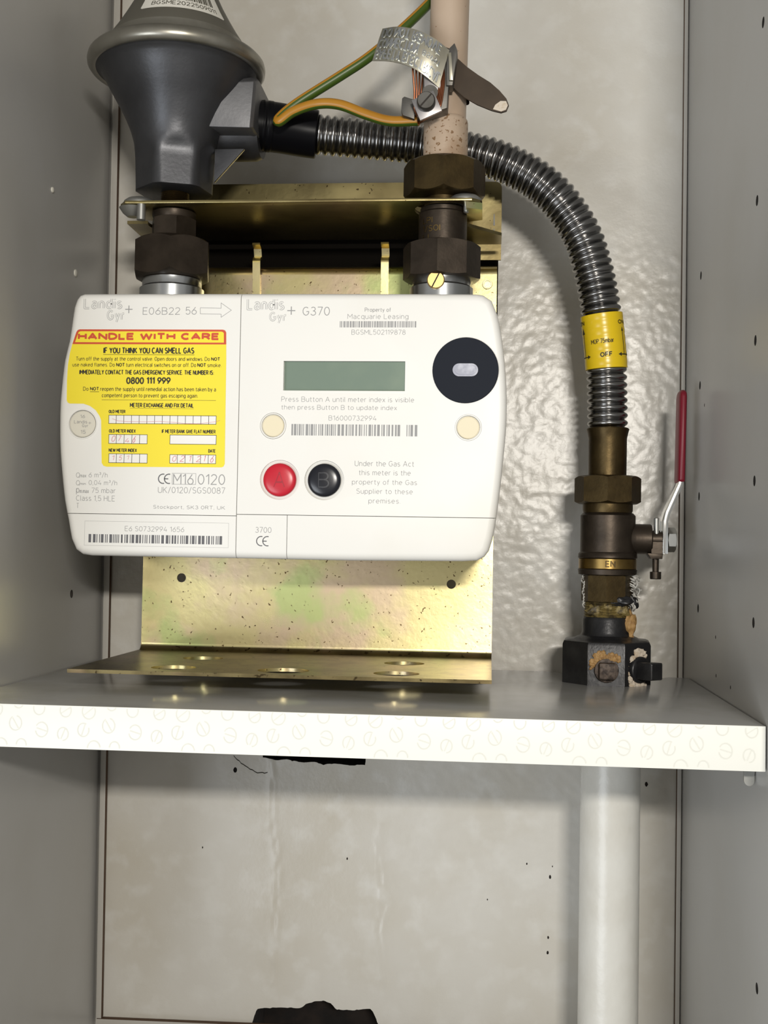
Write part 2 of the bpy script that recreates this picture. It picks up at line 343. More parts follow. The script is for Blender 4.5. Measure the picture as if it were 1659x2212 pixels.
def add_flat(g, v, f, place, mi=0):
    """each pen stroke a hair above the one before, so that no two lie in one plane"""
    for k, q in enumerate(f): g.add([place(v[i][0], v[i][1], .005 * (k % 6)) for i in q], [tuple(range(len(q)))], mi)
def put_text(g, items, y, mi=0):
    for it in items:
        v, f = text_flat(*it); add_flat(g, v, f, lambda x, z, e: (x, y - e, z), mi)
    return g
def flat_rect(g, x0, z0, x1, z1, y, mi=0): return g.add([(x0, y, z0), (x1, y, z0), (x1, y, z1), (x0, y, z1)], [(0, 1, 2, 3)], mi)
def flat_frame(g, x0, z0, x1, z1, w_, y, mi=0):
    for a in ((x0, z0, x1, z0 + w_), (x0, z1 - w_, x1, z1), (x0, z0 + w_, x0 + w_, z1 - w_), (x1 - w_, z0 + w_, x1, z1 - w_)): flat_rect(g, *a, y, mi)
def stroke(g, pts, w_, y, mi=0):
    for (a, b), (c, d) in zip(pts, pts[1:]):
        l = sqrt((c - a) ** 2 + (d - b) ** 2) or 1; nx, nz = -(d - b) / l * w_ / 2, (c - a) / l * w_ / 2
        g.add([(a + nx, y, b + nz), (c + nx, y, d + nz), (c - nx, y, d - nz), (a - nx, y, b - nz)], [(0, 1, 2, 3)], mi)
def barcode(g, x0, z0, x1, z1, y, seed, gap=None, mi=0):
    r = random.Random(seed); x = x0; unit = (x1 - x0) / 150
    while x < x1 - unit:
        wd = r.choice((1, 1, 2, 3)) * unit
        if not (gap and gap[0] < x < gap[1]): flat_rect(g, x, z0, min(x + wd, x1), z1, y, mi)
        x += wd + r.choice((1, 1, 1.6, 2)) * unit
def ce_mark(g, x0, z0, x1, z1, w_, y, mi=0):
    h = (z1 - z0) / 2; zc = (z0 + z1) / 2
    for cx, bar in ((x0 + h, False), (x1 - h * .05, True)):
        pts = [(cx + h * cos(a), zc + h * sin(a)) for a in [radians(75 + k * 210 / 18) for k in range(19)]]
        stroke(g, pts, w_, y, mi)
        if bar: stroke(g, [(cx - h, zc), (cx - h * .15, zc)], w_, y, mi)
def ringflat(g, cx, cz, r0, r1, y, n=40, mi=0):
    v = [(cx + r * cos(2 * pi * k / n), y, cz + r * sin(2 * pi * k / n)) for r in (r0, r1) for k in range(n)]
    g.add(v, [(k, (k + 1) % n, n + (k + 1) % n, n + k) for k in range(n)], mi)

# positions on the meter front, millimetres: text, left, right, cap line, base line, style
PRINT = [('Landis', -150.74, -129.94, 202.44, 197.48, 'o'), ('Gyr', -138.15, -128.47, 196.11, 191.49, 'o'), ('+', -128.34, -124.41, 198.89, 194.82, 'plus'), ('E06B22', -118.87, -98.88, 197.73, 194.14, 't'), ('56', -96.0, -90.05, 197.98, 194.2, 't'), ('Q', -152.53, -150.45, 110.6, 108.04, 't'), ('max', -150.37, -146.98, 109.42, 108.21, 'n'), ('6 m³/h', -145.75, -135.54, 110.73, 108.3, 't'), ('Q', -152.42, -150.34, 106.49, 103.99, 't'), ('min', -150.26, -147.15, 105.37, 104.23, 'n'), ('0,04 m³/h', -145.64, -130.34, 106.65, 104.29, 't'), ('p', -152.24, -150.51, 102.37, 100.08, 't'), ('m.max', -150.43, -145.38, 101.34, 99.99, 'n'), ('75 mbar', -144.02, -131.06, 102.68, 100.12, 't'), ('Class 1,5 HLE', -152.2, -131.3, 98.59, 95.9, 't'), ('T', -151.89, -150.51, 94.55, 92.06, 't'), ('M16', -100.52, -89.63, 110.38, 105.16, 't'), ('0120', -87.45, -73.01, 110.42, 105.28, 't'), ('UK/0120/SGS0087', -108.44, -72.88, 103.61, 100.6, 't'), ('Stockport, SK3 0RT, UK', -110.82, -72.68, 94.04, 92.37, 'n'), ('E6 S0732994 1656', -125.6, -93.98, 82.87, 80.4, 't'), ('Landis', -63.58, -43.67, 202.01, 196.84, 'o'), ('Gyr', -51.59, -42.37, 195.06, 190.88, 'o'), ('+', -42.17, -37.97, 198.26, 193.99, 'plus'), ('G370', -34.13, -19.89, 197.98, 193.72, 't'), ('Property of', -1.74, 11.84, 197.51, 195.57, 'n'), ('Macquarie Leasing', -10.61, 20.95, 194.33, 191.86, 't'), ('BGSML502119878', -8.42, 19.6, 186.12, 183.74, 't'), ('Press Button A until meter index is visible', -44.34, 24.56, 151.24, 148.77, 't'), ('then press Button B to update index', -44.25, 15.79, 146.98, 144.69, 't'), ('B16000732994', -19.44, 5.35, 141.57, 139.19, 't'), ('Under the Gas Act', -5.48, 25.12, 118.38, 115.75, 't'), ('this meter is the', -3.29, 23.45, 113.65, 111.12, 't'), ('property of the Gas', -6.72, 26.76, 108.75, 106.31, 't'), ('Supplier to these', -4.43, 24.65, 104.03, 101.59, 't'), ('premises.', 1.99, 18.45, 99.14, 96.7, 't'), ('3700', -56.56, -48.1, 83.42, 80.69, 't')]
SEAL = [('16', -151.08, -148.44, 141.04, 139.42, 'n'), ('Landis', -154.26, -147.19, 138.19, 136.57, 'n'), ('+', -146.62, -145.1, 137.42, 136.06, 'plus'), ('Gyr', -149.91, -146.58, 136.04, 134.69, 'n'), ('15', -150.65, -147.88, 132.92, 131.17, 'n')]
STICK = [('IF YOU THINK YOU CAN SMELL GAS', -139.53, -90.73, 176.74, 173.42, 'c'), ('Turn off the supply at the control valve. Open doors and windows. Do', -154.19, -82.44, 171.66, 169.76, 'n'), ('NOT', -81.76, -77.0, 171.64, 169.75, 'b'), ('use naked flames. Do', -155.98, -133.12, 168.46, 166.62, 'n'), ('NOT', -132.42, -127.73, 168.5, 166.54, 'b'), ('turn electrical switches on or off. Do', -127.11, -89.66, 168.51, 166.55, 'n'), ('NOT', -89.05, -84.34, 168.52, 166.5, 'b'), ('smoke.', -83.73, -76.18, 168.41, 166.52, 'n'), ('IMMEDIATELY CONTACT THE GAS EMERGENCY SERVICE. THE NUMBER IS:', -152.19, -80.1, 164.84, 162.34, 'c'), ('0800 111 999', -126.83, -103.0, 161.12, 157.34, 'c'), ('Do', -149.87, -146.96, 155.75, 153.86, 'n'), ('NOT', -146.13, -141.29, 155.78, 153.88, 'b'), ('reopen the supply until remedial action has been taken by a', -140.66, -78.82, 155.82, 153.8, 'n'), ('competent person to prevent gas escaping again.', -139.74, -88.27, 152.42, 150.47, 'n'), ('METER EXCHANGE AND FIX DETAIL', -124.5, -90.39, 147.48, 145.12, 'c'), ('OLD METER', -135.79, -126.76, 143.81, 141.99, 'c'), ('OLD METER INDEX', -135.38, -121.0, 133.64, 131.75, 'c'), ('NEW METER INDEX', -135.26, -120.13, 123.53, 121.65, 'c'), ('IF METER BANK GIVE FLAT NUMBER', -107.14, -78.52, 133.73, 131.72, 'c'), ('DATE', -82.22, -78.29, 123.59, 121.72, 'c')]
RED = [('HANDLE WITH CARE', -153.47, -77.61, 184.45, 180.59, 'b')]
HAND = [('0', -101.12, -98.94, 119.91, 117.03, 'i'), ('2', -96.9, -94.65, 120.09, 117.07, 'i'), ('1', -92.33, -91.24, 120.0, 117.12, 'i'), ('2', -88.24, -86.0, 119.84, 116.96, 'i'), ('1', -84.44, -83.63, 120.21, 117.2, 'i'), ('6', -80.9, -79.14, 120.12, 116.77, 'i'), ('0', -133.83, -131.76, 130.16, 127.12, 'i'), ('7', -130.25, -128.88, 130.19, 127.49, 'i'), ('4', -126.58, -124.17, 128.88, 126.65, 'i'), ('6', -122.47, -120.96, 130.06, 126.69, 'i'), ('1', -133.43, -132.19, 119.71, 117.35, 'i'), ('5', -129.58, -128.06, 119.75, 117.39, 'i'), ('1', -125.66, -124.29, 119.79, 117.77, 'i')]
BOXES = [((-135.74, 136.47, -78.26, 141.08), 14), ((-135.48, 125.95, -114.65, 130.95), 5), ((-102.79, 125.96, -78.02, 130.96), 1), ((-135.22, 115.87, -114.4, 120.83), 5), ((-102.61, 115.93, -78.0, 120.69), 6)]
RULES = [(-139.48, 172.81, -90.67, 173.02), (-146.09, 153.15, -141.24, 153.39), (-139.68, 148.93, -78.75, 149.1), (-124.46, 144.56, -90.35, 144.67)]
STICKER = [(-152.53, 186.25), (-75.98, 186.11), (-74.82, 185.78), (-74.12, 184.7), (-73.8, 170.58), (-73.61, 143.74), (-73.39, 115.98), (-74.04, 114.63), (-75.04, 114.22), (-136.21, 113.88), (-137.94, 114.4), (-138.88, 115.94), (-139.74, 138.21), (-140.7, 140.57), (-142.86, 143.59), (-146.03, 145.81), (-149.53, 146.94), (-156.81, 146.96), (-158.01, 147.49), (-158.6, 148.71), (-158.75, 159.44), (-158.42, 167.59), (-157.54, 173.72), (-156.29, 178.82), (-154.36, 184.75), (-153.63, 185.84)]
REDOUT = [(-152.53, 186.25), (-75.98, 186.11), (-74.82, 185.78), (-74.12, 184.7), (-73.97, 178.37), (-156.28, 178.41), (-154.36, 184.75), (-153.63, 185.84)]
REDIN = [(-152.08, 185.23), (-76.57, 185.1), (-75.68, 184.77), (-75.33, 184.16), (-75.22, 179.31), (-154.91, 179.44), (-153.31, 184.41), (-152.91, 184.88)]
OUTLINE = [(-151.2, 205.65), (-121.23, 205.72), (-68.14, 205.62), (1.01, 205.49), (48.73, 205.28), (55.83, 205.15), (59.15, 204.67), (63.44, 201.8), (66.36, 194.89), (68.63, 184.41), (70.46, 171.35), (71.58, 158.31), (71.98, 146.47), (71.68, 134.64), (70.69, 121.64), (69.27, 106.06), (67.39, 89.54), (65.67, 79.4), (63.88, 73.26), (61.58, 70.16), (57.86, 68.22), (50.82, 67.74), (-6.76, 67.05), (-65.1, 67.2), (-117.75, 67.22), (-143.76, 67.24), (-148.75, 67.88), (-152.3, 70.24), (-154.95, 75.78), (-156.96, 85.7), (-159.24, 95.88), (-161.46, 112.66), (-162.7, 126.07), (-163.18, 143.18), (-162.83, 153.22), (-161.29, 170.39), (-159.05, 180.46), (-156.78, 198.41), (-155.39, 202.59), (-153.69, 204.8)]

# ================================================================== THE SETTING
S = 'structure'
# -- plaster wall seen through the cut-out back: lumps, seams and two knocked-out holes are real relief
HOLE1 = [(-82, -262), (-81.2, -229), (-79.5, -222), (-77.4, -217.3), (-64.5, -215.9), (-49.8, -215.6), (-46.9, -213.0), (-41.1, -210.8), (-35.2, -210.4), (-30.8, -211.6), (-27.5, -215.4), (-16, -215.2), (-6.0, -214.0), (-3.4, -217), (-0.9, -222.9), (1, -232), (2, -262)]
HOLE2 = [(-77.6, -40), (-77.3, -59.8), (-67.8, -61.0), (-60, -61.2), (-52.9, -62.2), (-45, -61.7), (-38.1, -63.0), (-30, -62.2), (-20.4, -62.8), (-12, -62.2), (-10.5, -40)]
def inside(p, poly):
    x, z = p; c = False; j = len(poly) - 1
    for i in range(len(poly)):
        a, b = poly[i], poly[j]
        if (a[1] > z) != (b[1] > z) and x < (b[0] - a[0]) * (z - a[1]) / (b[1] - a[1]) + a[0]: c = not c
        j = i
    return c
def seg_d(x, z, pts):
    best = 1e9
    for (a, b), (c, d) in zip(pts, pts[1:]):
        l2 = (c - a) ** 2 + (d - b) ** 2; t = max(0, min(1, ((x - a) * (c - a) + (z - b) * (d - b)) / l2))
        best = min(best, sqrt((x - a - t * (c - a)) ** 2 + (z - b - t * (d - b)) ** 2))
    return best
CRACK = [(-97, -56), (-95.2, -60.7), (-88.5, -65.7), (-81.0, -69.6), (-76, -70), (-72.0, -68.6)]
SEAM1 = [(-72.5, -64), (-71.0, -75.4), (-69.8, -107.3), (-66.5, -121.7), (-67.1, -150.7), (-68.2, -200)]
SEAM2 = [(-3, -100), (-1.0, -130.6), (1.7, -150.7), (-1.6, -165.1), (2.3, -185.0), (2.0, -203)]
CHIP = [(-176, 8), (-170, 30), (-158, 31)]
def smooth01(a, b, x): t = max(0, min(1, (x - a) / (b - a))); return t * t * (3 - 2 * t)
def wall_y(x, z):
    up = smooth01(-25, 10, z); rt = smooth01(45, 85, x)
    fine = (0.25 + .75 * rt) * up * smooth01(290, 240, z) + .16
    y = .19 * fine * noise.noise((x * .21, z * .21, 3.1)) + .12 * fine * noise.noise((x * .62, z * .52, 7.7))
    y += ( .38) * noise.noise((x * .035, z * .03, 1.3)) + .16 * up * noise.noise((x * .1, z * .09, 5.5))
    if z < -20:
        k = smooth01(-20, 40, x) * smooth01(-230, -120, z)
        y += .22 * k * noise.noise((x * .18 + z * .1, z * .22, 2.2))
        for ln, wd, am in ((SEAM1, 2.4, .5), (SEAM2, 2.8, .45)):
            d = seg_d(x, z, ln)
            if d < wd * 2.5: y -= am * math.exp(-(d / wd) ** 2) * (.6 + 1.2 * noise.noise((x * .3, z * .11, 9)))
            if d < 2: y += .35 * math.exp(-(d / .8) ** 2)
    return y
def ragged(poly, amp, seed):
    out = []
    for (a, b), (c, d) in zip(poly, poly[1:] + poly[:1]):
        n = max(1, int(sqrt((c - a) ** 2 + (d - b) ** 2) / 1.6))
        for k in range(n):
            x, z = a + (c - a) * k / n, b + (d - b) * k / n
            out.append((x + amp * noise.noise((x * .5, z * .5, seed)), z + amp * 1.3 * noise.noise((x * .45, z * .45, seed + 5))))
    return out
HOLE1, HOLE2 = ragged(HOLE1, .55, 2), ragged(HOLE2, .9, 6)
def near_edge(x, z, poly):
    best, q = 2.4, None
    for (a, b), (c, d) in zip(poly, poly[1:] + poly[:1]):
        l2 = (c - a) ** 2 + (d - b) ** 2 or 1; t = max(0, min(1, ((x - a) * (c - a) + (z - b) * (d - b)) / l2))
        p = (a + t * (c - a), b + t * (d - b)); dd = sqrt((x - p[0]) ** 2 + (z - p[1]) ** 2)
        if dd < best: best, q = dd, p
    return q
step = 1.25; nx = int(384 / step) + 1; nz = int(700 / step) + 1
g = G(); dep = []
for j in range(nz):
    z = -255 + j * step
    for i in range(nx):
        z = -255 + j * step; x = -192 + i * step; y = wall_y(x, z); h = 0
        if z < -205 and -90 < x < 10:
            h = inside((x, z), HOLE1)
        elif -66 < z < -30 and -85 < x < 0:
            h = inside((x, z), HOLE2)
        dep.append(bool(h)); g.v.append((x, y + (42 + 5 * noise.noise((x * .08, z * .08, 4)) if h else 0), z))
for j in range(1, nz - 1):
    for i in range(1, nx - 1):
        k = j * nx + i
        if not dep[k] and any(dep[k + a + b * nx] for a in (-1, 0, 1) for b in (-1, 0, 1)):
            x, y, z = g.v[k]; q = near_edge(x, z, HOLE1 if z < -150 else HOLE2)
            if q: g.v[k] = (q[0], y, q[1])
for j in range(nz - 1):
    for i in range(nx - 1):
        q = (j * nx + i, j * nx + i + 1, (j + 1) * nx + i + 1, (j + 1) * nx + i)
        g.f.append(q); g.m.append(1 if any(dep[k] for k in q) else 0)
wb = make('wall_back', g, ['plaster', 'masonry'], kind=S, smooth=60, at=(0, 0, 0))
# dark flecks of dirt on the paint
g = G()
for x, z, r in ((104.4, -127.5, .9), (103.7, -164.7, .7), (103.5, -174, .8), (162.6, -68.5, 1.1), (-95, -68.3, 1.3), (-22.3, -121.4, .6), (105.8, -121, .4), (-115, -118, .5), (90, -120, .5), (66, -143, .4)):
    y = wall_y(x, z) - .12
    g.add([(x + r * (.7 + .3 * random.random()) * cos(a), y, z + 1.4 * r * sin(a)) for a in [k * pi / 4 for k in range(8)]], [tuple(range(8))])
stroke_pts = ragged(CRACK + CRACK[-2:0:-1], .8, 3); stroke_pts = stroke_pts[:len(stroke_pts) // 2]
for (a, b), (c, d) in zip(stroke_pts, stroke_pts[1:]):
    if sqrt((c - a) ** 2 + (d - b) ** 2) < 4:
        g.add([(a, wall_y(a, b) - .2, b + .25), (c, wall_y(c, d) - .2, d + .25), (c, wall_y(c, d) - .2, d - .25), (a, wall_y(a, b) - .2, b - .25)], [(0, 1, 2, 3)])
make('dirt_fleck', g, 'masonry', wb, 'dark dirt flecks on the paint', kind='stuff')

# -- side panels with rows of shelf-pin holes 64 mm apart
def side_panel(name, prof, x_in):
    """prof: (x, z) outline of the panel in section; runs from y=-250 to y=6"""
    g = G(); prism(g, prof, -250, 6); return make(name, g, ['panel', 'dark_hole'], kind=S, at=(x_in, 0, 0), smooth=30)
wr = side_panel('wall_right', [(183.5, -250), (199.5, -250), (199.5, 470), (183.5, 470)], 183.5)
def pin_holes(o, x, d, spots, r=2.5):
    cs = []
    for y, z in spots:
        c = cyl((x - d * 1, y, z), r, d * 9, 'x', 14); cs.append(c)
    for c in cs: c.keep = 1
    carve(o, cs)
pin_holes(wr, 183.5, 1, [(-56, 42.7), (-56, 106.9), (-56, 170.9), (-56, 234.6), (-200.5, 42.7), (-200.5, 106.9), (-200.5, 171), (-202, 234.9), (-212, 312.9), (-212.5, -116.2)])
pin_holes(wr, 183.5, 1, [(-71, 157.6), (-110, 30), (-112, 10), (-150, 8)], 1.0)
wl = side_panel('wall_left', [(-181.6, -250), (-186.9, 470), (-203, 470), (-197.6, -250)], -184)
pin_holes(wl, -183.4, -1, [(-59.5, 43.6)])
for y, z, r in ((-63.8, 235.4, 2.2), (-104, 273.4, 1.6)):
    x = -183.45 - (z / 720) * 5.3
    make('hole_plug', lathe(G(), (x - 1, y, z), [(0, r), (1.6, r), (2.0, r * .6)], 'x', 14), 'white_plug', wl)
g = G(); box(g, -181, 183, -250, 6, -272, -256); make('floor', g, 'panel', kind=S)
g = G(); box(g, -186, 183, -250, 6, 455, 471); make('ceiling', g, 'panel', kind=S)
# -- what is left of the thin back board: a narrow rim round the cut-out
def rim_piece(name, pts):
    g = G(); prism(g, pts, -6.5, -2.2, 0); o = make(name, g, ['trimface', 'hardboard'], kind=S, smooth=30, bevel=.25)
    for p in o.data.polygons:
        if abs(p.normal.y) < .5: p.material_index = 1
    return o
rim_piece('trim_1', [(-184.2, 452), (-180.6, 452), (-176.2, -226), (-179.6, -226)])
rim_piece('trim_2', [(182.9, 452), (180.7, 452), (180.2, -222), (182.9, -222)])
rim_piece('trim_3', [(-179.4, -226.4), (182.4, -222.2), (182.4, -226), (-179.4, -230.2)])

# ================================================================== SHELF
sh = root('shelf', (0, -115, -19.2), 'grey laminate shelf with a cream patterned front edge crossing the cupboard', 'shelf')
g = G(); prism(g, [(-181.9, -228), (183.0, -228), (183.0, -26), (172, -25), (166, -32), (112, -32), (106, -7), (-181.9, -7)], -19.0, 0, axis='z')
make('board', g, ['shelf_top', 'hardboard'], sh, smooth=30, bevel=.2)
o = bpy.data.objects['board']
for p in o.data.polygons:
    if p.normal.y > .5: p.material_index = 1
g = G(); box(g, -182.2, 182.9, -228.9, -228, -19.2, .1)
make('edge_band', g, 'edging', sh, 'cream edging strip printed with small ring motifs', bevel=.15)
g = G()
def motif(cx, cz, r, ang, gap0, squash=.86):
    pts = []
    for k in range(25):
        a = radians(gap0 + 20 + k * 320 / 24); pts.append((cx + r * squash * cos(a), cz + r * sin(a)))
    segs = [pts, [(cx + r * .85 * squash * cos(ang), cz + r * .85 * sin(ang)), (cx - r * .85 * squash * cos(ang), cz - r * .85 * sin(ang))]]
    for s_ in segs:
        for a, b in zip(s_, s_[1:]):
            if all(-18.9 < p[1] < -.15 and -181 < p[0] < 182 for p in (a, b)): stroke(g, [a, b], .5, -229.0)
per = 43.1
for k in range(-1, 9):
    x0 = -155.3 + (k) * per
    for dx, z, r, ang, gp in ((7.5, -8.3, 3.3, radians(125), 100), (19.7, -10.9, 3.3, radians(-14), 170), (29.6, -12.6, 2.9, radians(65), 250), (39, -10.5, 3.0, radians(70), 40),
                              (18.3, -1.3, 3.0, radians(120), 90), (30.6, -2.0, 3.0, radians(30), 120), (41.3, -2.1, 3.5, radians(35), 100), (8.7, 1.0, 2.6, radians(30), 20),
                              (.9, -18.6, 3.4, radians(110), 200), (10.4, -18.0, 2.7, radians(60), 200)):
        motif(x0 + dx, z, r, ang, gp)
make('edge_pattern', g, 'edge_ink', sh, 'faint grey ring motifs printed on the edging')
pin = G(); prism(pin, [(178.4, -19.4), (178.4, -26.5)] + [(180.7 + 2.3 * cos(radians(q)), -26.8 + 2.6 * sin(radians(q))) for q in range(190, 351, 20)] + [(183.0, -26.5), (183.0, -19.4)], -207.4, -205.6)
lathe(pin, (183.3, -204.5, -23), [(0, 2.4), (-2, 2.4)], 'x', 16); box(pin, 178.6, 182.9, -207, -198, -20.3, -19.4)
make('shelf_pin', pin, 'bolt', None, 'small metal peg holding up the right end of the shelf', cat='shelf pin')

# ================================================================== METER BRACKET (gold passivated sheet)
br = root('meter_bracket', (-38, -100, 10), 'gold zinc-plated sheet metal bracket holding the white meter', 'bracket')
def bent_sheet(g, prof, x0, x1, t):
    """prof: (y, z) centre line; sheet of thickness t swept along x"""
    P = [Vector((0, p[0], p[1])) for p in prof]; L = []; R = []
    for i, p in enumerate(P):
        d = (P[min(i + 1, len(P) - 1)] - P[max(i - 1, 0)]).normalized(); n = Vector((0, -d.z, d.y))
        L.append(p + n * t / 2); R.append(p - n * t / 2)
    ring = L + R[::-1]; xs = [x0, x1] if not isinstance(x0, (list, tuple)) else None
    rings = [[Vector((x, q.y, q.z)) for q in ring] for x in (x0, x1)]
    n = len(ring); v = [p for r in rings for p in r]
    f = grid_faces(2, n, True)
    m = len(P)
    for e in (0, n):
        for i in range(m - 1): f.append((e + i, e + i + 1, e + n - 2 - i, e + n - 1 - i))
    return g.add(v, f)
def arc(c, r, a0, a1, n=8): return [(c[0] + r * cos(radians(a0 + (a1 - a0) * k / n)), c[1] + r * sin(radians(a0 + (a1 - a0) * k / n))) for k in range(n + 1)]
g = G(); bent_sheet(g, [(-180, 10.6), (-120, 10.6), (-62, 10.6)] + arc((-59, 15.6), 5, 270, 360) + [(-54, 60), (-54, 236)] + arc((-49, 236), 5, 180, 95) + [(-42, 241.2)], -142, 66.2, 1.8)
sheet = make('back_plate', g, ['gold', 'gold_dark_reflection'], br, smooth=40)
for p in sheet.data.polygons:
    if p.center.z * 1000 + sheet.location.z * 1000 + 10 < 15 and (p.normal.z > .45 or p.normal.y < -.9 and p.center.z * 1000 + sheet.location.z * 1000 + 10 < 12.5): p.material_index = 1  # upward faces, lower bend and front lip take the painted dark reflections
cut = [cyl((x, y, 5), r, 12, 'z', 36) for x, y, r in ((-94.2, -159, 11.3), (-37.8, -160, 13), (19, -160, 11.5), (-92.4, -104, 11), (18.9, -104, 11))]
cut += [cyl((x, -60, z), 2.7, 12, 'y', 20) for x, z in ((-118.4, 54.4), (42.2, 53.7))]
carve(sheet, cut)
g = G(); lathe(g, (60.6, -55.6, 230), [(0, 2.2), (0, 2.7), (.8, 3.0)], 'y', 24, cap=False); lathe(g, (60.6, -55.3, 230), [(0, 2.0), (.6, 2.2)], 'y', 24)
make('pressed_dimple', g, 'gold', br)
up = [(-118, 266), (52, 266), (52, 250), (68.5, 250), (68.5, 290)] + [(64.5 + 4 * cos(radians(a)), 294 + 4 * sin(radians(a))) for a in range(0, 91, 15)] + [(-118, 298)]
g = G(); prism(g, up, -32.6, -30.8); make('upper_plate', g, 'gold_dull', br, smooth=40)  # dark reflections and hose shade are part of this colour
for pts in ([(-142, -102), (-124, -102), (-116, -92), (-116, -53), (-142, -53)], [(44, -98), (68.5, -72), (68.5, -53), (30, -53), (30, -80), (44, -84)]):
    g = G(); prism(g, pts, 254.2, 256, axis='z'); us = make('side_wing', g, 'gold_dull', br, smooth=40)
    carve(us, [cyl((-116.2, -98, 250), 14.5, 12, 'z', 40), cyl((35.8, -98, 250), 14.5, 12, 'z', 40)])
g = G(); box(g, -140, 67, -12, -10.4, 200, 292); make('recess_shade_sheet', g, 'recess_shade', br, 'added black sheet painting the shade in the recess behind')  # added sheet, black in place of the shade in the open gap
for x in (-76.6, .2):
    g = G(); bent_sheet(g, [(-60, 253.6), (-55, 252), (-53, 248)] + arc((-54, 243), 3.4, 60, 190, 8) + [(-57.0, 238), (-56.2, 232), (-55.6, 212)], x - 2.3, x + 2.3, 1.2)
    make('hook_tab', g, 'gold', br, smooth=40)
g = G()
for zz, xo in ((275, 0), (266, 1)): g.add([(63.6, -33, zz - 4), (64.6, -33, zz - 4), (64.3, -33, zz + 3), (63.8, -33, zz + 3)], [(0, 1, 2, 3)])
make('pencil_mark', g, 'ink', br)

# ================================================================== GAS METER
FY = -145.0
mt = root('gas_meter', (-46, -100, 67), 'white plastic gas meter with a yellow warning sticker hung on the gold bracket', 'gas meter')
def inset(poly, d):
    n = len(poly); out = []
    for i in range(n):
        a, b, c = Vector(poly[i - 1]), Vector(poly[i]), Vector(poly[(i + 1) % n])
        e1 = (b - a).normalized(); e2 = (c - b).normalized(); n1 = Vector((e1.y, -e1.x)); n2 = Vector((e2.y, -e2.x))
        m = (n1 + n2).normalized(); k = d / max(.35, m.dot(n1)); out.append((b.x + m.x * k, b.y + m.y * k))
    return out
def resample(poly, st):
    P = [Vector(p) for p in poly]; out = []
    n = len(P)
    for i in range(n):
        a, b, c, d = P[i - 1], P[i], P[(i + 1) % n], P[(i + 2) % n]; L = (c - b).length
        k = max(1, int(L / st)); straight = L > 25
        for q in range(k):
            t = q / k
            p = b.lerp(c, t) if straight else .5 * ((2 * b) + (c - a) * t + (2 * a - 5 * b + 4 * c - d) * t * t + (3 * b - a - 3 * c + d) * t ** 3)
            out.append((p.x, p.y))
    return out
OL = resample(OUTLINE, 4)          # clockwise seen from the front
def face_solid():
    rb = 4.0; rings = []
    for a in (0, 18, 36, 54, 72, 90):
        d = rb * (1 - sin(radians(a))); y = FY + rb * (1 - cos(radians(a)))
        rings.append([(p[0], y, p[1]) for p in inset(OL, d)])
    rings.append([(p[0], FY + 9, p[1]) for p in OL])
    g = G(); return loft(g, rings)
def meter_piece(name, region, cuts=(), label=None):
    o = make(name, face_solid(), 'plastic', mt, label); carve(o, [region], 'INTERSECT')
    if cuts: carve(o, list(cuts))
    o.data.set_sharp_from_angle(angle=radians(28)); return o
sv, tabx = -66.6, -40.0
meter_piece('left_cover', bx(-180, sv - .18, -150, -130, 89.3, 220), [cyl((-149.72, FY - 5, 136.24), 7.6, 6.2, 'y', 40)])
meter_piece('left_lower_cover', bx(-180, sv - .18, -150, -130, 50, 89.0))
meter_piece('right_cover', bx(sv + .18, 90, -150, -130, 90.1, 220),
            [bx(-43.5, 19.7, -150, FY + 2.2, 154.5, 169.9), cyl((-44.37, FY - 5, 108.1), 10.3, 8, 'y', 48), cyl((-21.12, FY - 5, 108.2), 10.3, 8, 'y', 48),
             cyl((-48.34, FY - 5, 136.05), 6.9, 6.0, 'y', 40), cyl((52.48, FY - 5, 135.99), 6.9, 6.0, 'y', 40)])
meter_piece('terminal_tab', bx(sv + .18, tabx - .15, -150, -130, 50, 89.8))
meter_piece('right_lower_cover', bx(tabx + .15, 90, -150, -130, 50, 89.8))
g = G(); loft(g, [[(p[0], y, p[1]) for p in inset(OL, d)] for y, d in ((FY + 3.4, 4.5), (FY + 9, 1.0), (-80, 1.2), (-62, 5), (-60, 9))]); make('meter_body', g, 'plastic_body', mt)
# LCD
x0, z0, x1, z1 = -43.4, 154.57, 19.6, 169.83
g = G(); box(g, x0, x1, FY + 1.9, FY + 4, z0, z1); make('display_screen', g, 'lcd', mt, 'grey-green liquid crystal screen')
g = G(); flat_frame(g, x0 - 1.6, z0 - 1.6, x1 + 1.6, z1 + 1.6, 1.5, FY - .05); make('display_frame', g, 'plastic', mt)
# optical port
g = G(); lathe(g, (50.65, FY + 1, 165.32), [(0, 16.9), (-1.6, 16.9), (-1.9, 16.6)], 'y', 64); op = make('optical_port', g, 'black_port', mt, 'black round port disc with a small clear window')
pill = [(53.8 + 3.3 * cos(radians(a)), 165.35 + 3.3 * sin(radians(a))) for a in range(-90, 91, 15)] + [(47.4 + 3.3 * cos(radians(a)), 165.35 + 3.3 * sin(radians(a))) for a in range(90, 271, 15)]
g = G(); prism(g, pill, FY - 1.6, FY - 1.0); prism(g, [(50.6 + (p[0] - 50.6) * .82, 165.35 + (p[1] - 165.35) * .72) for p in pill], FY - 2.0, FY - 1.5)
make('port_window', g, 'clear', op, smooth=50)
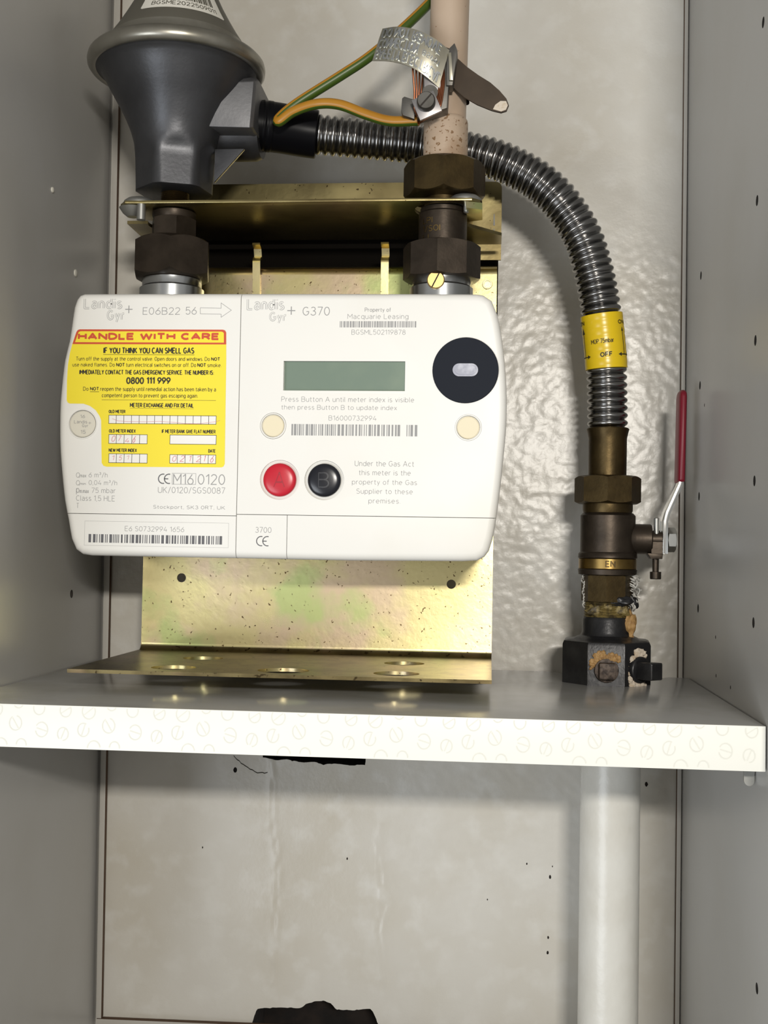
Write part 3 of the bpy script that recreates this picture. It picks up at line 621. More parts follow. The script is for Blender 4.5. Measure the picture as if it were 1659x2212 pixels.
# push buttons, standing in round wells
for nm, cx, cz, mat_, ch, lb in (('push_button', -44.37, 108.1, 'red_btn', 'A', 'red push button with an embossed letter A'), ('push_button', -21.12, 108.2, 'blk_btn', 'B', 'black push button with an embossed letter B')):
    prof = [(3, 8.6), (.2, 8.6), (-.4, 8.4), (-.9, 7.7), (-1.25, 6.4), (-1.45, 4.6), (-1.55, 2.2), (-1.6, .05)]
    b = make(nm, lathe(G(), (cx, FY, cz), prof, 'y', 48), mat_, mt, lb, smooth=60)
    g = G(); v, f = text_flat(ch, cx - 2.9, cx + 2.9, cz + 3.7, cz - 3.7, 'n', .75)
    n = len(v)
    def dome_y(x, z): r = sqrt((x - cx) ** 2 + (z - cz) ** 2); return FY - 1.6 + .0105 * r * r
    add_flat(g, v, f, lambda x, z, e: (x, dome_y(x, z) - .06 - e, z))
    v2, f2 = text_flat(ch, cx - 2.9, cx + 2.9, cz + 3.7, cz - 3.7, 'n', .4); add_flat(g, v2, f2, lambda x, z, e: (x, dome_y(x, z) - .3 - e, z))
    make('button_letter', g, mat_ + '_letter', b, smooth=0)
    g = G(); ringflat(g, cx, cz, 8.5, 10.3, FY + 1.2); make('button_well', g, 'plastic_body', mt)
# round seals
for cx, cz, r, mat_, lb in ((-149.72, 136.24, 6.9, 'cream_grey', 'pale grey seal with tiny embossed lettering'), (-48.34, 136.05, 5.6, 'cream', None), (52.48, 135.99, 5.7, 'cream', None)):
    s_ = make('seal_cap', lathe(G(), (cx, FY + 1.1, cz), [(0, r), (-.9, r), (-1.2, r - .4)], 'y', 40), mat_, mt, lb)
    g = G(); lathe(g, (cx, FY, cz), [(.0, r + 1.15), (-.35, r + 1.0), (-.35, r + .5), (.3, r + .35)], 'y', 40, cap=False); make('seal_ring', g, 'plastic', mt)
    if mat_ == 'cream_grey': make('seal_lettering', put_text(G(), SEAL, FY - .2), 'ink', s_, smooth=0)
# printing on the covers
g = G(); put_text(g, PRINT, FY - .06)
for sgn in (-1, 1):
    gi = G()
    for it in PRINT:
        if it[5] == 'o' and (it[1] > -100) == (sgn > 0):
            c_ = it[3] - it[4]; v, f = text_flat(it[0], it[1] + .09 * c_ / 2, it[2] - .09 * c_ / 2, it[3], it[4], 'o', .11 * c_); add_flat(gi, v, f, lambda x, z, e: (x, FY - .12 - e, z))
    make('logo_centre', gi, 'plastic', mt, smooth=0)
AR = [(-88.18, 197.64), (-77.12, 197.36), (-77.19, 200.2), (-71.66, 196.35), (-77.02, 192.65), (-77.05, 194.26), (-88.1, 194.47)]
stroke(g, AR + AR[:1], .22, FY - .06)
flat_frame(g, -101.15, 105.04, -88.41, 110.91, .2, FY - .06)
flat_frame(g, -147.18, 72.51, -70.52, 85.32, .1, FY - .06)
make('printed_text', g, 'ink', mt, 'grey printing on the front covers', smooth=0)
g = G(); ce_mark(g, -108.31, 105.47, -102.6, 110.36, .55, FY - .07); make('conformity_mark', g, 'ink_dark', mt, smooth=0)
g = G(); ce_mark(g, -55.77, 73.88, -50.0, 78.7, .5, FY - .07); make('conformity_mark', g, 'ink_dark', mt, smooth=0)
for a, sd, gp in (((-14.55, 187.37, 25.0, 190.62), 3, None), ((-38.73, 131.23, 26.8, 137.1), 7, (18.2, 20.2)), ((-144.93, 74.12, -73.8, 78.5), 11, None)):
    g = G(); barcode(g, *a, FY - .07, sd, gp); make('barcode', g, 'ink_dark' if sd == 11 else 'ink', mt, smooth=0)
# yellow warning sticker
g = G(); prism(g, STICKER, FY - .18, FY - .02); st = make('warning_sticker', g, 'yellow', mt, 'yellow gas emergency sticker with red heading')
g = G(); n = len(REDOUT); g.add([(p[0], FY - .22, p[1]) for p in REDOUT + REDIN], [(i, (i + 1) % n, n + (i + 1) % n, n + i) for i in range(n)]); put_text(g, [r[:5] + ('B',) for r in RED], FY - .22)
make('red_heading', g, 'sticker_red', st, smooth=0)
g = G(); put_text(g, STICK, FY - .24)
for q in RULES: flat_rect(g, *q, FY - .24)
for (x0, z0, x1, z1), n in BOXES:
    flat_frame(g, x0, z0, x1, z1, .26, FY - .24)
    for k in range(1, n): xx = x0 + (x1 - x0) * k / n; flat_rect(g, xx - .13, z0, xx + .13, z1, FY - .24)
make('black_lettering', g, 'ink_black', st, smooth=0)
g = G()
for (x0, z0, x1, z1), n in BOXES: flat_rect(g, x0, z0, x1, z1, FY - .21)
make('white_entry_boxes', g, 'sticker_white', st, smooth=0)
g = G(); put_text(g, HAND, FY - .23)
stroke(g, [(-133.76, 139.13), (-130.63, 137.94), (-125.11, 137.64), (-115.49, 137.65), (-108.64, 137.91), (-101.79, 137.49), (-94.94, 136.87), (-88.81, 136.79), (-83.37, 137.3), (-78.29, 138.01), (-76.27, 138.69)], .18, FY - .245)
make('handwriting', g, 'pen', st, 'faded pink handwritten digits', smooth=0)
# threaded bosses on top
for cx, r in ((-116.5, 18.0), (35.6, 17.6)):
    g = G(); lathe(g, (cx, -98, 203), [(0, r), (14.4, r), (15.2, r - 1.2), (15.6, r - 1.4), (19.5, r - 1.4), (20.5, r - 2.5)], 'z', 48)
    make('inlet_boss', g, 'zinc', mt, 'silver threaded boss')
g = G(); lathe(g, (33.3, -114.6, 218.6), [(0, 4.8), (-2.0, 4.8), (-2.4, 4.3)], 'y', 32); ts = make('test_screw', g, 'brass_clean', mt, 'round brass slotted screw')
g = G(); d = Vector((.45, 0, .9)); n_ = Vector((.9, 0, -.45)) * .35; c = Vector((33.3, -117.06, 218.6)); g.add([c + d * 4.4 + n_, c - d * 4.4 + n_, c - d * 4.4 - n_, c + d * 4.4 - n_], [(0, 1, 2, 3)]); make('screw_slot', g, 'dark_hole', ts, smooth=0)

# ================================================================== METER UNIONS
def union(cx, label):
    return root('meter_union', (cx, -98, 222), label, 'pipe fitting', 'union nuts on top of the meter')
uL = union(-116.3, 'dark brass union nut joining the meter to the pressure regulator')
make('union_nut', hexnut(G(), (-116.5, -98, 223), 20.0, 22, rot=radians(-18), cham=.75), 'bronze_dark', uL)
g = G(); hexnut(g, (-116.2, -98, 244), 11.6, 13.5, rot=radians(-9), cham=.5); lathe(g, (-116.2, -98, 257), [(0, 11.4), (2, 12.2), (3.9, 12.2)], 'z', 40); make('hex_tail', g, 'bronze_dark', uL)
g = G(); lathe(g, (-116, -98, 264.5), [(0, 8.2)] + [(k * .55 + .4, 8.0 if k % 2 else 7.2) for k in range(20)], 'z', 36); make('threaded_neck', g, 'bronze', uL)
uR = union(35.6, 'dark brass union nut joining the meter to the cream outlet pipe')
make('union_nut', hexnut(G(), (35.5, -98, 222), 19.9, 19.5, rot=radians(-4), cham=.5, sides=8), 'bronze_dark', uR)
g = G(); lathe(g, (35.8, -98, 241), [(0, 12.6), (.6, 13.4), (17.5, 13.4), (18.4, 12.6), (20.8, 12.6)], 'z', 48); tb = make('union_tail', g, 'bronze_dark', uR)
g = G()
for i, t in enumerate(('LPI', '1/SOI', 'II')):
    v, f = text_flat(t, -14, -14 + 2.2 * len(t), 13.6 - i * 4.6, 10.6 - i * 4.6, 'n')
    add_flat(g, v, f, lambda x, z, e: (35.8 + (13.5 + e) * sin((x + 2.2) / 13.4), -98 - (13.5 + e) * cos((x + 2.2) / 13.4), 241 + z))
make('stamped_marks', g, 'brass', tb, smooth=0)
# compression fitting on the outlet side, above the strap
cf = root('compression_fitting', (36.2, -98, 264), 'large tarnished brass eight-sided nut below the cream outlet pipe', 'pipe fitting')
make('octagon_nut', hexnut(G(), (36.3, -98, 267.6), 20.9, 19.4, rot=radians(1.5), cham=1.0, sides=8), 'bronze', cf)
make('gland_ring', lathe(G(), (36.4, -98, 286), [(0, 15.5), (1.4, 15.0), (2.6, 13.4), (3.4, 12.6)], 'z', 48), 'brass', cf, smooth=60)
make('lower_neck', lathe(G(), (36, -98, 262.8), [(0, 10.6), (5, 10.6)], 'z', 48), 'bronze', cf)

# ================================================================== CLAMP STRAP across the two unions
cs_ = root('clamp_strap', (-44, -98, 261), 'thin gold strap bar bolted across the two meter unions', 'strap')
g = G(); prism(g, [(-143.5, -110), (-139, -116.5), (52, -116.5), (57.5, -111), (57.5, -84), (52, -76), (52, -37), (-112, -37), (-124, -74), (-146, -90)], 261.6, 263.2, axis='z')
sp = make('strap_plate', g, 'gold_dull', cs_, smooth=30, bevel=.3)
carve(sp, [cyl((-116, -98, 255), 9.6, 15, 'z', 40), cyl((36, -98, 255), 15.9, 15, 'z', 40)])
g = G(); prism(g, [(49, -116), (57.6, -112), (57.6, -92), (49, -88)], 257.8, 261.5, axis='z'); make('strap_end', g, 'gold', cs_)
for x, y in ((-133.5, -107), (48.2, -107)):
    b = make('dome_bolt', lathe(G(), (x, y, 263.2), [(0, 9.2), (.6, 9.2), (1.9, 8.6), (3.2, 6.9), (4.0, 4.2), (4.3, .05)], 'z', 40), 'bolt', cs_, 'grey domed bolt head', smooth=60)
    if x < 0: lathe(g := G(), (x - 4, y, 256.7), [(0, 3.0), (2, 5.5), (4.9, 7.5)], 'z', 24); lathe(g, (x + 3, y - 7, 253), [(0, 2.4), (8.6, 2.4)], 'z', 16)
    else: g = G(); lathe(g, (x + .6, y - 3, 256.6), [(0, 1.0), (.6, 1.5), (5, 1.5)], 'z', 16)
    make('bolt_shank', g, 'bolt' if x < 0 else 'zinc', b)

# ================================================================== PRESSURE REGULATOR
RX, RY = -116.5, -98.0
pr_ = root('pressure_regulator', (RX, RY, 272), 'dark cast funnel-shaped gas regulator with a grey dome cap', 'regulator')
def flute(th, r, h):
    # six flats cut on the foot; they run out in arches where the cone widens
    st_ = pi / 3; u = (th + radians(72) + st_ / 2) % st_ - st_ / 2
    af = 19.7 + max(0, h - 293) * .55 + max(0, h - 300) * 2
    return min(r, af / cos(u)) if h > 272.3 else min(r, 18.6 / cos(u))
prof = [(272, 19.5), (272.6, 21.4), (280, 21.6), (288, 21.9), (291, 22.1), (294, 22.3), (296.5, 22.6), (299, 22.9), (301.5, 23.5), (304, 24.2), (306.5, 25.0), (309, 26.0), (314, 28.2), (319, 30.8), (324, 33.6), (329, 36.5), (334, 39.2), (338, 41.4), (340, 43.0), (341.2, 45.5), (342.5, 46.5)]
make('funnel_body', lathe(G(), (RX, RY, 0), prof, 'z', 96, rfun=flute), 'alu', pr_, 'dark grey cast funnel with a fluted foot', smooth=42)
prof = [(341.2, 44.5), (340.6, 46.5), (341.2, 48.4), (342.8, 49.6), (345, 49.9), (347.2, 49.4), (349, 47.8), (350, 45.4), (350, 40)]
make('rolled_rim', lathe(G(), (RX, RY, 0), prof, 'z', 96), 'rim', pr_, 'light grey rolled steel rim', smooth=60)
prof = [(349.6, 44), (350.2, 40.5), (351.6, 39.0), (357.0, 38.0)]
make('cap_skirt', lathe(G(), (RX, RY, 0), prof, 'z', 96, cap=False), 'rim', pr_, smooth=60)
CONE = [(357.0, 37.9), (359, 36.9), (363, 34.2), (370, 30.0), (378, 25.6), (386, 21.8), (394, 18.8), (402, 16.6), (409, 15.2)]
make('dome_cap', lathe(G(), (RX, RY, 0), CONE + [(411, 14), (412, 6)], 'z', 96), 'dome', pr_, 'olive grey conical cap', smooth=60)
def cone_r(z):
    for (a, r), (b, s) in zip(CONE, CONE[1:]):
        if a <= z <= b: return r + (s - r) * (z - a) / (b - a)
    return CONE[-1][1]
def on_cone(s, h, off):     # s = arc length from the label's middle, h = height
    r = cone_r(h); th = radians(21) + s / 27.0
    return (RX + (r + off) * sin(th), RY - (r + off) * cos(th), h)
g = G(); n = 24; rows = [364.4, 365.1, 370, 380, 388, 396]
v = []
for j, h in enumerate(rows):
    wd = 20.5 if j else 19.6
    for i in range(n + 1): v.append(on_cone(-wd + 2 * wd * i / n, h, .12))
g.add(v, grid_faces(len(rows), n + 1, False)); lb = make('barcode_label', g, 'label', pr_, 'cream paper label with a barcode')
g = G(); v, f = text_flat('BGSME2022509011', -15.5, 16.5, 369.2, 366.6, 'n'); add_flat(g, v, f, lambda x, z, e: on_cone(x, z, .2 + e))
r_ = random.Random(5); x = -15.0
while x < 15:
    wd = r_.choice((.35, .35, .7, 1.0)); g.add([on_cone(x, 370.4, .2), on_cone(x + wd, 370.4, .2), on_cone(x + wd, 385, .2), on_cone(x, 385, .2)], [(0, 1, 2, 3)]); x += wd + r_.choice((.35, .5, .8))
make('label_print', g, 'ink_black', lb, smooth=0)
# square outlet boss on the right of the funnel
g = G()
loft(g, [[(-99, -110, 306.5), (-99, -66, 306.5), (-99, -66, 341), (-99, -104, 341), (-99, -112, 330)],
         [(-72.0, -108, 306), (-71.6, -66, 306), (-70.8, -66, 339), (-71, -95, 339), (-71.4, -104, 334)],
         [(-70.2, -106, 307), (-70.0, -66, 307), (-69.5, -66, 337), (-69.5, -95, 337), (-69.8, -102.5, 332.5)]])
make('outlet_boss', g, 'alu_lit', pr_, 'squared boss where the hose leaves', bevel=.7)
g = G(); lathe(g, (-96, -80, 314), [(0, 17.0), (22, 17.0), (25.4, 15.6)], 'x', 40); make('outlet_collar', g, 'alu', pr_)
g = G(); prism(g, [(-94, 298), (-77, 298), (-94, 279)], -97, -94.5); make('outlet_web', g, 'alu', pr_, bevel=.3)

# ================================================================== CORRUGATED HOSE
hs = root('gas_hose', (100, -68, 143), 'ribbed stainless steel gas hose arching from regulator down to the valve', 'hose')
HP = [(-74, -80, 317.6), (-60.7, -76, 317.0), (-41.4, -71, 315.0), (-11.4, -68, 312.8), (18.5, -67, 310.0), (45.5, -67, 305.3), (63.5, -68, 300.2), (76.8, -68, 294.4), (89.4, -68, 286.7), (99.8, -68, 277.2), (108.9, -67, 265.3), (115.9, -67, 252.1), (121.0, -66, 236.3), (124.2, -65, 222.5), (126.4, -64, 208.9), (129.6, -62, 179.4), (130.9, -60, 144)]
PATH = smooth_path(HP, .42); NP = len(PATH); FR = path_frames(PATH)
SS = [0.0]
for a, b in zip(PATH, PATH[1:]): SS.append(SS[-1] + (b - a).length)
PITCH = 4.35
def corr(i):
    u = (SS[i] / PITCH) % 1.0; s = abs(sin(pi * u)); return 9.2 + 2.35 * s ** .75
i0 = next(i for i, s in enumerate(SS) if s > 30)
make('corrugated_tube', tube(G(), PATH[i0:], lambda i: corr(i + i0), 36), 'steel_hose', hs, smooth=70)
i1 = next(i for i, s in enumerate(SS) if s > 36)
def sleeve_r(i):
    s = SS[min(i, NP - 1)]; e = smooth01(0, 1, (36.5 - s) / 1.2); return 14.3 - .6 * (s / 36) - 1.6 * (1 - e) + (.25 if 6 < s < 9 or 3 < s < 4.5 else 0)
make('black_sleeve', tube(G(), PATH[:i1], lambda i: sleeve_r(i), 40), 'black_sleeve', hs, 'glossy black rubber sleeve at the regulator end', smooth=60)
def nearest_z(z): return min(range(NP // 2, NP), key=lambda i: abs(PATH[i].z - z))
ya, yb = nearest_z(209.8), nearest_z(179.2)
def ysl(i):
    s = SS[ya + i]; u = (s / PITCH) % 1.0; return 11.9 + .14 * abs(sin(pi * u))
ys = make('yellow_sleeve', tube(G(), PATH[ya:yb + 1], ysl, 48), 'yellow_sleeve', hs, 'yellow printed sleeve with on and off arrows', smooth=60)
def on_sleeve(s, h, off=.12):   # s: arc mm to the right of the side facing the camera, h: mm below the sleeve's top
    i = min(range(ya, yb + 1), key=lambda q: abs((SS[q] - SS[ya]) - h)); a, b, t = FR[i]
    th = s / 11.9; r = 12.05 + off; d = a * cos(th) + b * (-sin(th)) if (b.x < 0) else a * cos(th) + b * sin(th)
    return PATH[i] + d * r + t * ((h - (SS[i] - SS[ya])))
g = G()
def sleeve_text(t, x0, x1, top, base, st_='n'):
    v, f = text_flat(t, x0, x1, -top, -base, st_); add_flat(g, v, f, lambda x, z, e: on_sleeve(x, -z, .12 + e))
def sleeve_stroke(a, b, wd):
    n = 8; L = sqrt((b[0] - a[0]) ** 2 + (b[1] - a[1]) ** 2); nx_, ny_ = -(b[1] - a[1]) / L * wd / 2, (b[0] - a[0]) / L * wd / 2; v = []
    for k in range(n + 1):
        x = a[0] + (b[0] - a[0]) * k / n; y = a[1] + (b[1] - a[1]) * k / n; v += [on_sleeve(x + nx_, y + ny_), on_sleeve(x - nx_, y - ny_)]
    g.add(v, [(2 * k, 2 * k + 1, 2 * k + 3, 2 * k + 2) for k in range(n)])
def sleeve_tri(p, q, r): g.add([on_sleeve(*p), on_sleeve(*q), on_sleeve(*r)], [(0, 1, 2)])
sleeve_text('ON', 8.2, 14.5, 4.6, 7.0, 'b'); sleeve_text('MOP 75mbar', -9.0, 4.2, 14.6, 17.0); sleeve_text('OFF', -4.2, 2.8, 22.2, 25.0, 'b')
sleeve_stroke((11.2, 10.5), (11.2, 24), .5); sleeve_tri((11.2, 8.6), (10.2, 11), (12.2, 11))
sleeve_stroke((8.5, 24), (15.5, 24), .6); sleeve_tri((6.4, 24), (8.8, 22.9), (8.8, 25.1)); sleeve_tri((17, 24), (14.6, 22.9), (14.6, 25.1))
sleeve_tri((-10.2, 24), (-12.4, 22.8), (-12.4, 25.2)); sleeve_stroke((-20, 24), (-12.2, 24), .6); sleeve_stroke((-15, 10), (-15, 24), .5); sleeve_tri((-15, 7), (-16.6, 10.5), (-13.4, 10.5))
sleeve_text('ON', -20, -13, 2.8, 5.4, 'b')
make('sleeve_print', g, 'ink_black', ys, 'black printing', smooth=0)
g = G(); lathe(g, (131, -60, 117), [(0, 10.4), (0.2, 10.8), (22, 10.9), (25.5, 11.6), (27.6, 12.2), (28.2, 11.6)], 'z', 48); make('end_ferrule', g, 'bronze', hs, 'flared bronze end piece')
make('hose_nut', hexnut(G(), (131.3, -60, 101.6), 17.4, 15.8, rot=radians(-5.5), cham=.7, sides=8), 'bronze', hs, 'eight-sided brass nut')

# ================================================================== BALL VALVE
bv = root('ball_valve', (131.5, -60, 62), 'brown brass isolation valve with an upright red lever', 'valve')
g = G(); lathe(g, (131.4, -60, 0), [(96, 13.6), (98, 14.2), (101.7, 14.2)], 'z', 48); make('neck_ring', g, 'bronze', bv)
g = G(); lathe(g, (131.6, -60, 0), [(60.6, 14), (61.2, 16.4), (64, 16.8), (64.5, 16.0), (70.2, 16.0), (70.8, 16.8), (73, 16.6), (74, 15.6), (94.8, 15.6), (96.2, 14.4), (97, 12)], 'z', 56); make('valve_body', g, 'bronze_dark', bv, smooth=40)
g = G(); lathe(g, (131.6, -60, 0), [(64.4, 16.1), (64.6, 16.35), (70.0, 16.35), (70.2, 16.1)], 'z', 56, cap=False); vr = make('marked_ring', g, 'brass', bv, 'brass ring with raised letters')
g = G(); v, f = text_flat('EN', -2.8, 3.0, 69.2, 65.4, 'b'); add_flat(g, v, f, lambda x, z, e: (131.6 + (16.5 + e) * sin(x / 16.3), -60 - (16.5 + e) * cos(x / 16.3), z)); make('ring_letters', g, 'bronze', vr, smooth=0)
make('lower_hex', hexnut(G(), (131.6, -60, 45.6), 13.6, 15.4, rot=radians(-7), cham=.3, sides=8), 'bronze', bv, 'brass hexagon end')
g = G(); lathe(g, (144, -60, 81.8), [(0, 9.5), (3.2, 8.6), (11.5, 8.6), (12.2, 8.0), (12.2, 5), (18.2, 5)], 'x', 40); box(g, 155.6, 162.6, -66, -54, 73.6, 80.2); make('stem_housing', g, 'bronze_dark', bv, bevel=0)
g = G(); prism(g, [(153.4, 73.8), (162.2, 73.8), (162, 70.6), (155.6, 70.6)], -65, -55); make('stop_lug', g, 'bronze_dark', bv, bevel=.4)
g = G(); lathe(g, (158.7, -62.5, 80), [(0, 1.5), (13.6, 1.5), (14, 1.1)], 'z', 20); lathe(g, (161.2, -62.5, 80), [(0, .35), (12, .35)], 'z', 8); make('stop_pin', g, 'bolt', bv)
g = G(); lathe(g, (158.8, -60, 0), [(59, 2.9), (59.4, 3.2), (63.2, 3.2), (63.4, 1.8), (70.8, 1.9)], 'z', 24); make('stop_bolt', g, 'bronze_dark', bv, smooth=30)
lev = [(163.2, 73.5), (163.2, 92), (164.4, 97), (171.4, 113), (171.9, 116), (172.6, 160)]
g = G(); P = [Vector((p[0], 0, p[1])) for p in lev]; L_ = []; R_ = []
for i, p in enumerate(P):
    d = (P[min(i + 1, len(P) - 1)] - P[max(i - 1, 0)]).normalized(); n_ = Vector((-d.z, 0, d.x)); L_.append(p + n_ * 1.4); R_.append(p - n_ * 1.4)
pts = [(q.x, q.z) for q in L_ + R_[::-1]]; nq = len(pts); g2 = G()
v = [(p[0], y, p[1]) for y in (-67.5, -52.5) for p in pts]; m_ = len(P)
f = [(i, (i + 1) % nq, nq + (i + 1) % nq, nq + i) for i in range(nq)]
for e in (0, nq):
    for i in range(m_ - 1): f.append((e + i, e + i + 1, e + nq - 2 - i, e + nq - 1 - i))
g.add(v, f); lv = make('lever', g, 'chrome', bv, 'cranked chrome lever strip', bevel=.25)
rings = []
for z, k in ((114.2, .75), (114.8, .95), (116, 1), (140, 1), (163, 1), (165, .93), (166.4, .75), (167.2, .4), (167.4, .1)):
    xc = 171.85 + (z - 114) * .0145; rings.append([(xc + 2.35 * k * math.copysign(abs(cos(a)) ** .6, cos(a)), -60 + 9 * k * math.copysign(abs(sin(a)) ** .6, sin(a)), z) for a in [2 * pi * q / 28 for q in range(28)]])
make('lever_grip', loft(G(), rings), 'red_grip', lv, 'dark red vinyl grip', smooth=60)
make('lever_nut', hexnut(G(), (164.9, -60, 81.6), 6.1, 4.9, axis='x', rot=radians(32), cham=.5), 'chrome', bv, 'bright hexagon nut')
# sealing fibre and paste squeezed from the joint
def blob(g, c, r, sq=(1, 1, 1), seed=0, amp=.35, sub=3):
    bm = bmesh.new(); bmesh.ops.create_icosphere(bm, subdivisions=sub, radius=1)
    vs = []
    for q in bm.verts:
        d = q.co.normalized(); k = 1 + amp * noise.noise(d * 1.6 + Vector((seed, 0, 0))) * 1.6 + amp * .6 * noise.noise(d * 4.5 + Vector((0, seed, 0)))
        vs.append((c[0] + d.x * r * sq[0] * k, c[1] + d.y * r * sq[1] * k, c[2] + d.z * r * sq[2] * k))
    fs = [tuple(x.index for x in q.verts) for q in bm.faces]; bm.free(); return g.add(vs, fs)
g = G()
r_ = random.Random(8)
for k in range(26):
    t = k / 25; z = 66 - 22 * t; x = 144.5 + 2.6 * sin(3.2 * t) + r_.uniform(-1.5, 1.5)
    P = smooth_path([(x - 2 + r_.uniform(-2, 1), -63 + r_.uniform(-3, 3), z), (x + r_.uniform(-.5, 1.5), -66 + r_.uniform(-2, 2), z - r_.uniform(0, 3)), (x + r_.uniform(-.5, 2.5), -63 + r_.uniform(-3, 3), z - r_.uniform(2, 6))], 1.2)
    tube(g, P, .42, 6)
for k in range(10):
    z = 62 - 16 * k / 9; x = 117.6 + r_.uniform(-1, .6); tube(g, smooth_path([(x + 2, -62, z), (x, -64, z - 2), (x + 1, -62, z - 4)], 1.2), .4, 6)
make('sealing_fibre', g, 'hemp', bv, 'frayed white sealing fibre', kind='stuff', smooth=60)
g = G(); blob(g, (146, -62, 46), 3.2, (1, 1, 1.3), 3); blob(g, (139, -71, 46.5), 4.0, (1.4, .6, .7), 5); make('dark_paste', g, 'iron', bv, smooth=60)

# ================================================================== BLACK IRON TEE below the valve
it = root('iron_tee', (131.5, -60, -12), 'black iron pipe tee with square plugs where the pipe passes the shelf', 'pipe fitting')
g = G(); lathe(g, (131.4, -60, 0), [(34, 13.2)] + [(35 + k * .75, 13.0 if k % 2 else 12.2) for k in range(15)] + [(46, 12)], 'z', 48); blob(g, (124, -70.5, 41), 2.8, (1.6, .6, 1.2), 2); blob(g, (138, -70.5, 41.5), 3.0, (1.6, .5, 1.3), 9); blob(g, (131, -72.5, 43), 1.8, (1.8, .4, .8), 12)
make('thread', g, 'olive', it, 'threads smeared with olive paste', smooth=60)
def oct_r(th, r, h):
    st_ = pi / 4; u = (th + radians(95.5) + st_ / 2) % st_ - st_ / 2
    return r if h > 25.6 else r * (cos(pi / 8) / cos(u)) * 1.035
g = G(); lathe(g, (131.6, -60, 0), [(-30, 20), (-29, 22), (-4, 22), (-2.4, 25.6), (21.8, 25.6), (23.6, 24.8), (24.4, 23), (24.8, 19), (25.7, 17), (26.6, 14.8), (28.5, 13.9), (35.6, 13.9), (37, 13.2)], 'z', 64, rfun=oct_r); make('tee_body', g, 'iron', it, smooth=35)
g = G(); lathe(g, (129.4, -84, 8.6), [(0, 6.9), (-1.6, 6.6)], 'y', 32); box(g, 125.0, 133.8, -91, -84, 4.2, 13.0); make('front_plug', g, 'rust', it, 'rusty square plug', bevel=.5)
def crumbs(g, poly, y_of, n, r, seed):
    rr = random.Random(seed); xs = [p[0] for p in poly]; zs = [p[1] for p in poly]; k = 0
    while k < n:
        x, z = rr.uniform(min(xs), max(xs)), rr.uniform(min(zs), max(zs))
        if inside((x, z), poly): blob(g, (x, y_of(x, z), z), r * rr.uniform(.6, 1.25), (1, .55, 1), k + seed, .35, 2); k += 1
g = G(); crumbs(g, [(121.5, 14), (124, 18.6), (128, 18.8), (131.2, 17.4), (134.4, 17.6), (137, 14.6), (137.4, 12.4), (134, 14.4), (129, 15.2), (125, 14.2), (122.6, 11), (120, 8.4), (120.6, 11)], lambda x, z: -84.9 - (x - 129) * .09, 70, 1.15, 3)
make('jointing_paste', g, 'putty', it, 'tan jointing paste', smooth=60)
g = G(); blob(g, (143.6, -68, 34), 4.0, (.8, .9, 1.6), 4); blob(g, (144, -67, 27), 2.4, (.8, .7, 1.6), 6); make('jointing_paste', g, 'putty', it, 'orange brown paste run', smooth=60)
ax_ = Vector((.636, -.77, 0)).normalized()
a_, b_, t_ = frame(ax_); base = Vector((147.2, -79, 9)); g = G(); lathe(g, base, [(-2, 7.6), (2.2, 7.4), (3, 6.6)], ax_, 28)
sd = Vector((.77, .636, 0)); rings = []
for h, k in ((1, 4.5), (13.2, 4.7), (14.2, 4.0)): rings.append([base + ax_ * h + sd * (k * i) + Vector((0, 0, k * j)) for i, j in ((-1, -1), (1, -1), (1, 1), (-1, 1))])
loft(g, rings); make('side_plug', g, 'iron', it, 'black square-headed plug', bevel=.4)
g = G(); crumbs(g, [(142.6, 0), (142, 8), (143.6, 16), (146, 20.4), (149.6, 19.6), (152.4, 16.6), (149, 16), (146.6, 13), (145.2, 7), (146.6, 2.4), (151.4, .6), (146, -.6)], lambda x, z: -80.6 + (x - 146) * .8, 110, 1.35, 9)
make('jointing_paste', g, 'putty_white', it, 'pale crumbly paste', smooth=60)

# ================================================================== WHITE PAINTED RISER below the shelf
rp = root('riser_pipe', (134, -60, -240), 'white painted steel gas pipe rising below the shelf', 'pipe')
g = G(); lathe(g, (134.6, -60, 0), [(-240, 16.9), (-200, 16.9), (-150, 16.85), (-100, 16.8), (-60, 16.8), (-31, 16.8)], 'z', 64); make('pipe_wall', g, 'whitepaint', rp, smooth=60)
# cream outlet pipe
opp = root('outlet_pipe', (36.6, -98, 288), 'cream painted gas pipe rising above the brass nut', 'pipe')
g = G(); P = [Vector((36.9, -98, 311)), Vector((37.4, -98, 350)), Vector((38.2, -98, 400)), Vector((38.8, -98, 452))]; tube(g, P, 10.8, 48, ref=Vector((0, -1, 0))); make('pipe_wall', g, 'pinkpaint', opp, smooth=60)
g = G(); lathe(g, (36.6, -98, 288.5), [(0, 12.4), (21.6, 12.3), (22.8, 12.0), (23.6, 11.4), (23.8, 10.6)], 'z', 48); make('socket_collar', g, 'pinkcollar', opp, 'spotted paint collar')

# ================================================================== EARTH CLAMP on the outlet pipe
ec = root('earth_clamp', (36, -112, 304), 'metal earth clamp with an embossed tag round the cream pipe', 'clamp')
g = G()     # band round the pipe, its free tail bent away to the right
n = 36
def band(zc, tilt, hw, r):
    v = []
    for k in range(n + 1):
        a = radians(-20 + 320 * k / n); x, y = 37.4 + r * sin(a), -98 - r * cos(a)
        zz = zc - (x - 37.4) * tilt
        for s_ in (-1, 1): v.append((x, y, zz + s_ * hw))
    return v
for r in (11.3, 12.1): g.add(band(336, .55, 7.5, r), [(2 * k, 2 * k + 1, 2 * k + 3, 2 * k + 2) for k in range(n)])
make('pipe_band', g, 'strap', ec)
tail = [(36.5, 347), (39.5, 346), (43, 341.0), (48, 336.5), (54.5, 331.8), (61, 327.6), (66, 323.0), (69.8, 318.4), (71.2, 314.6), (70, 311.6), (67, 310.8), (62, 312.2), (54, 315.6), (47, 319.6), (42, 324), (37.5, 328)]
g = G(); v = []
